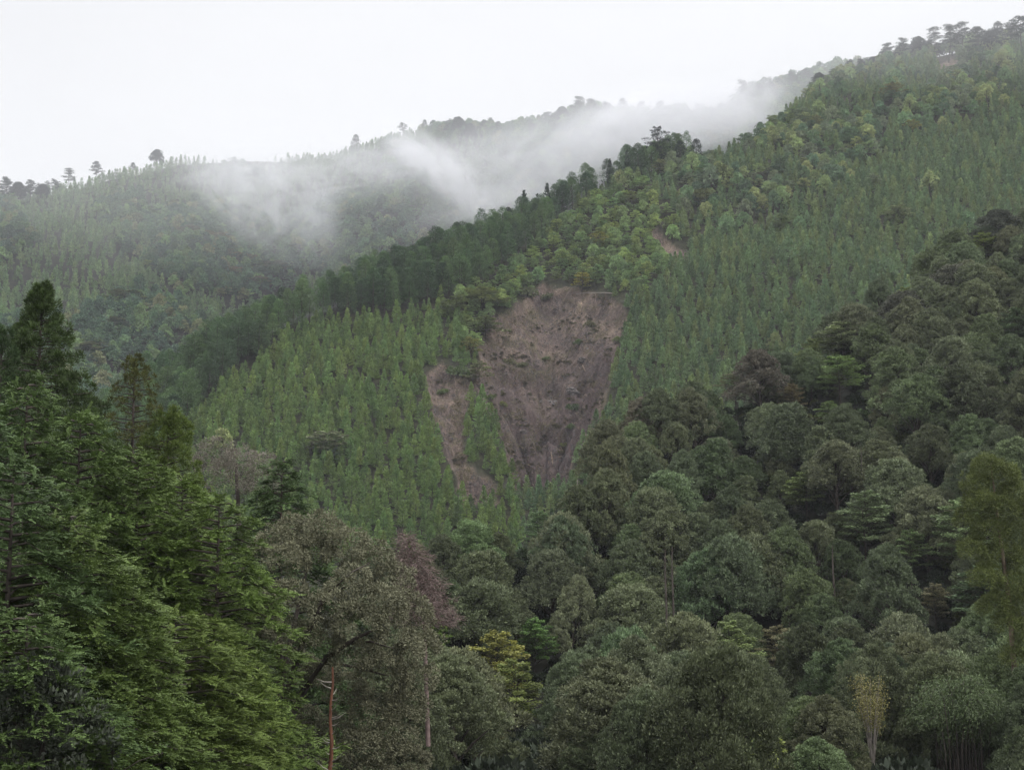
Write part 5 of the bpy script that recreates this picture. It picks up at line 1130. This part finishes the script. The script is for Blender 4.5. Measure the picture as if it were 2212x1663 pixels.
vol_obj('haze', (0, 1150, 215), (2450, 1600, 240), (0, 0, 0), 'thin damp air fading the far slopes', 'haze', flat)

def mist(px_, py_, Yt, size, tilt, dens, label, seed=0, nscale=(1, 1, 1), lo=0.42, hi=0.72, soft=1.0):
    def b_(m, N, L, pv):
        pv.inputs['Color'].default_value = (0.97, 0.975, 1.0, 1)
        tc = N.new('ShaderNodeTexCoord'); le = N.new('ShaderNodeVectorMath'); le.operation = 'LENGTH'; L.new(tc.outputs['Object'], le.inputs[0])
        fo = N.new('ShaderNodeMapRange'); fo.inputs[1].default_value = 1.0; fo.inputs[2].default_value = 0.15; fo.interpolation_type = 'SMOOTHSTEP'; L.new(le.outputs['Value'], fo.inputs[0])
        mp = N.new('ShaderNodeMapping'); mp.inputs['Scale'].default_value = nscale; mp.inputs['Location'].default_value = (seed * 3.7, seed * 1.3, seed * 2.1); L.new(tc.outputs['Object'], mp.inputs[0])
        nz = N.new('ShaderNodeTexNoise'); nz.inputs['Scale'].default_value = 2.3; nz.inputs['Detail'].default_value = 6; nz.inputs['Roughness'].default_value = 0.62; nz.inputs['Distortion'].default_value = 1.1
        L.new(mp.outputs[0], nz.inputs['Vector'])
        rm = N.new('ShaderNodeMapRange'); rm.inputs[1].default_value = lo; rm.inputs[2].default_value = hi; rm.interpolation_type = 'SMOOTHSTEP'; L.new(nz.outputs[0], rm.inputs[0])
        mu = N.new('ShaderNodeMath'); mu.operation = 'MULTIPLY'; L.new(fo.outputs[0], mu.inputs[0]); L.new(rm.outputs[0], mu.inputs[1])
        md = N.new('ShaderNodeMath'); md.operation = 'MULTIPLY'; md.inputs[1].default_value = dens; L.new(mu.outputs[0], md.inputs[0])
        L.new(md.outputs[0], pv.inputs['Density'])
    return vol_obj('mist', tuple(at(px_, py_, Yt)), size, (0, tilt, 0), label, 'mist', b_)
# centre px, py, distance, half sizes in metres, roll, density
mist(1240, 330, 900, (150, 60, 42), radians(-14), 0.020, 'bank of mist filling the hollow behind the crest', 1, (1.6, 0.8, 0.8), 0.30, 0.62)
mist(960, 370, 930, (68, 42, 18), radians(38), 0.05, 'bright streak of mist slanting down the far slope', 2, (2.2, 1.0, 1.1), 0.30, 0.66)
mist(560, 430, 1010, (95, 60, 44), radians(34), 0.022, 'soft wisp of mist rising on the left of the far slope', 3, (2.2, 1.0, 1.5), 0.33, 0.68)
mist(1440, 262, 880, (85, 55, 30), radians(-8), 0.034, 'thick mist pouring over the saddle', 5, (1.4, 0.8, 1.0), 0.26, 0.58)
mist(1615, 222, 850, (36, 40, 28), radians(-35), 0.028, 'mist clinging to the shoulder right of the saddle', 6, (1.2, 0.8, 1.0), 0.3, 0.6)
mist(1330, 250, 900, (26, 25, 9), radians(-20), 0.05, 'small torn scrap of mist before the misty knoll', 12, (2, 1, 1), 0.3, 0.6)
mist(690, 450, 960, (22, 25, 30), radians(12), 0.03, 'ragged thread of mist hanging below the left wisp', 13, (1.5, 1, 1.5), 0.32, 0.6)
mist(880, 330, 980, (30, 25, 12), radians(30), 0.05, 'torn scrap of mist above the slanting streak', 14, (1.6, 1, 1), 0.32, 0.62)
mist(600, 365, 1060, (125, 45, 24), radians(-3), 0.022, 'low cloud brushing the level part of the far ridge', 15, (2.6, 1, 1.2), 0.34, 0.66)
mist(800, 360, 1010, (170, 60, 30), radians(-8), 0.020, 'faint veil of mist along the far ridge', 7, (2.0, 0.8, 1.0), 0.35, 0.7)
mist(1080, 430, 820, (70, 40, 16), radians(-18), 0.018, 'low mist lying along the back of the crest', 8, (1.5, 0.8, 1.0), 0.3, 0.62)
mist(700, 360, 1000, (800, 150, 120), 0, 0.0016, 'pale veil of cloud dulling the far ridge', 10, (3, 1, 1), 0.1, 0.5)
mist(1750, 130, 790, (330, 130, 90), 0, 0.0030, 'pale veil of cloud over the upper right slope', 11, (2, 1, 1), 0.1, 0.5)
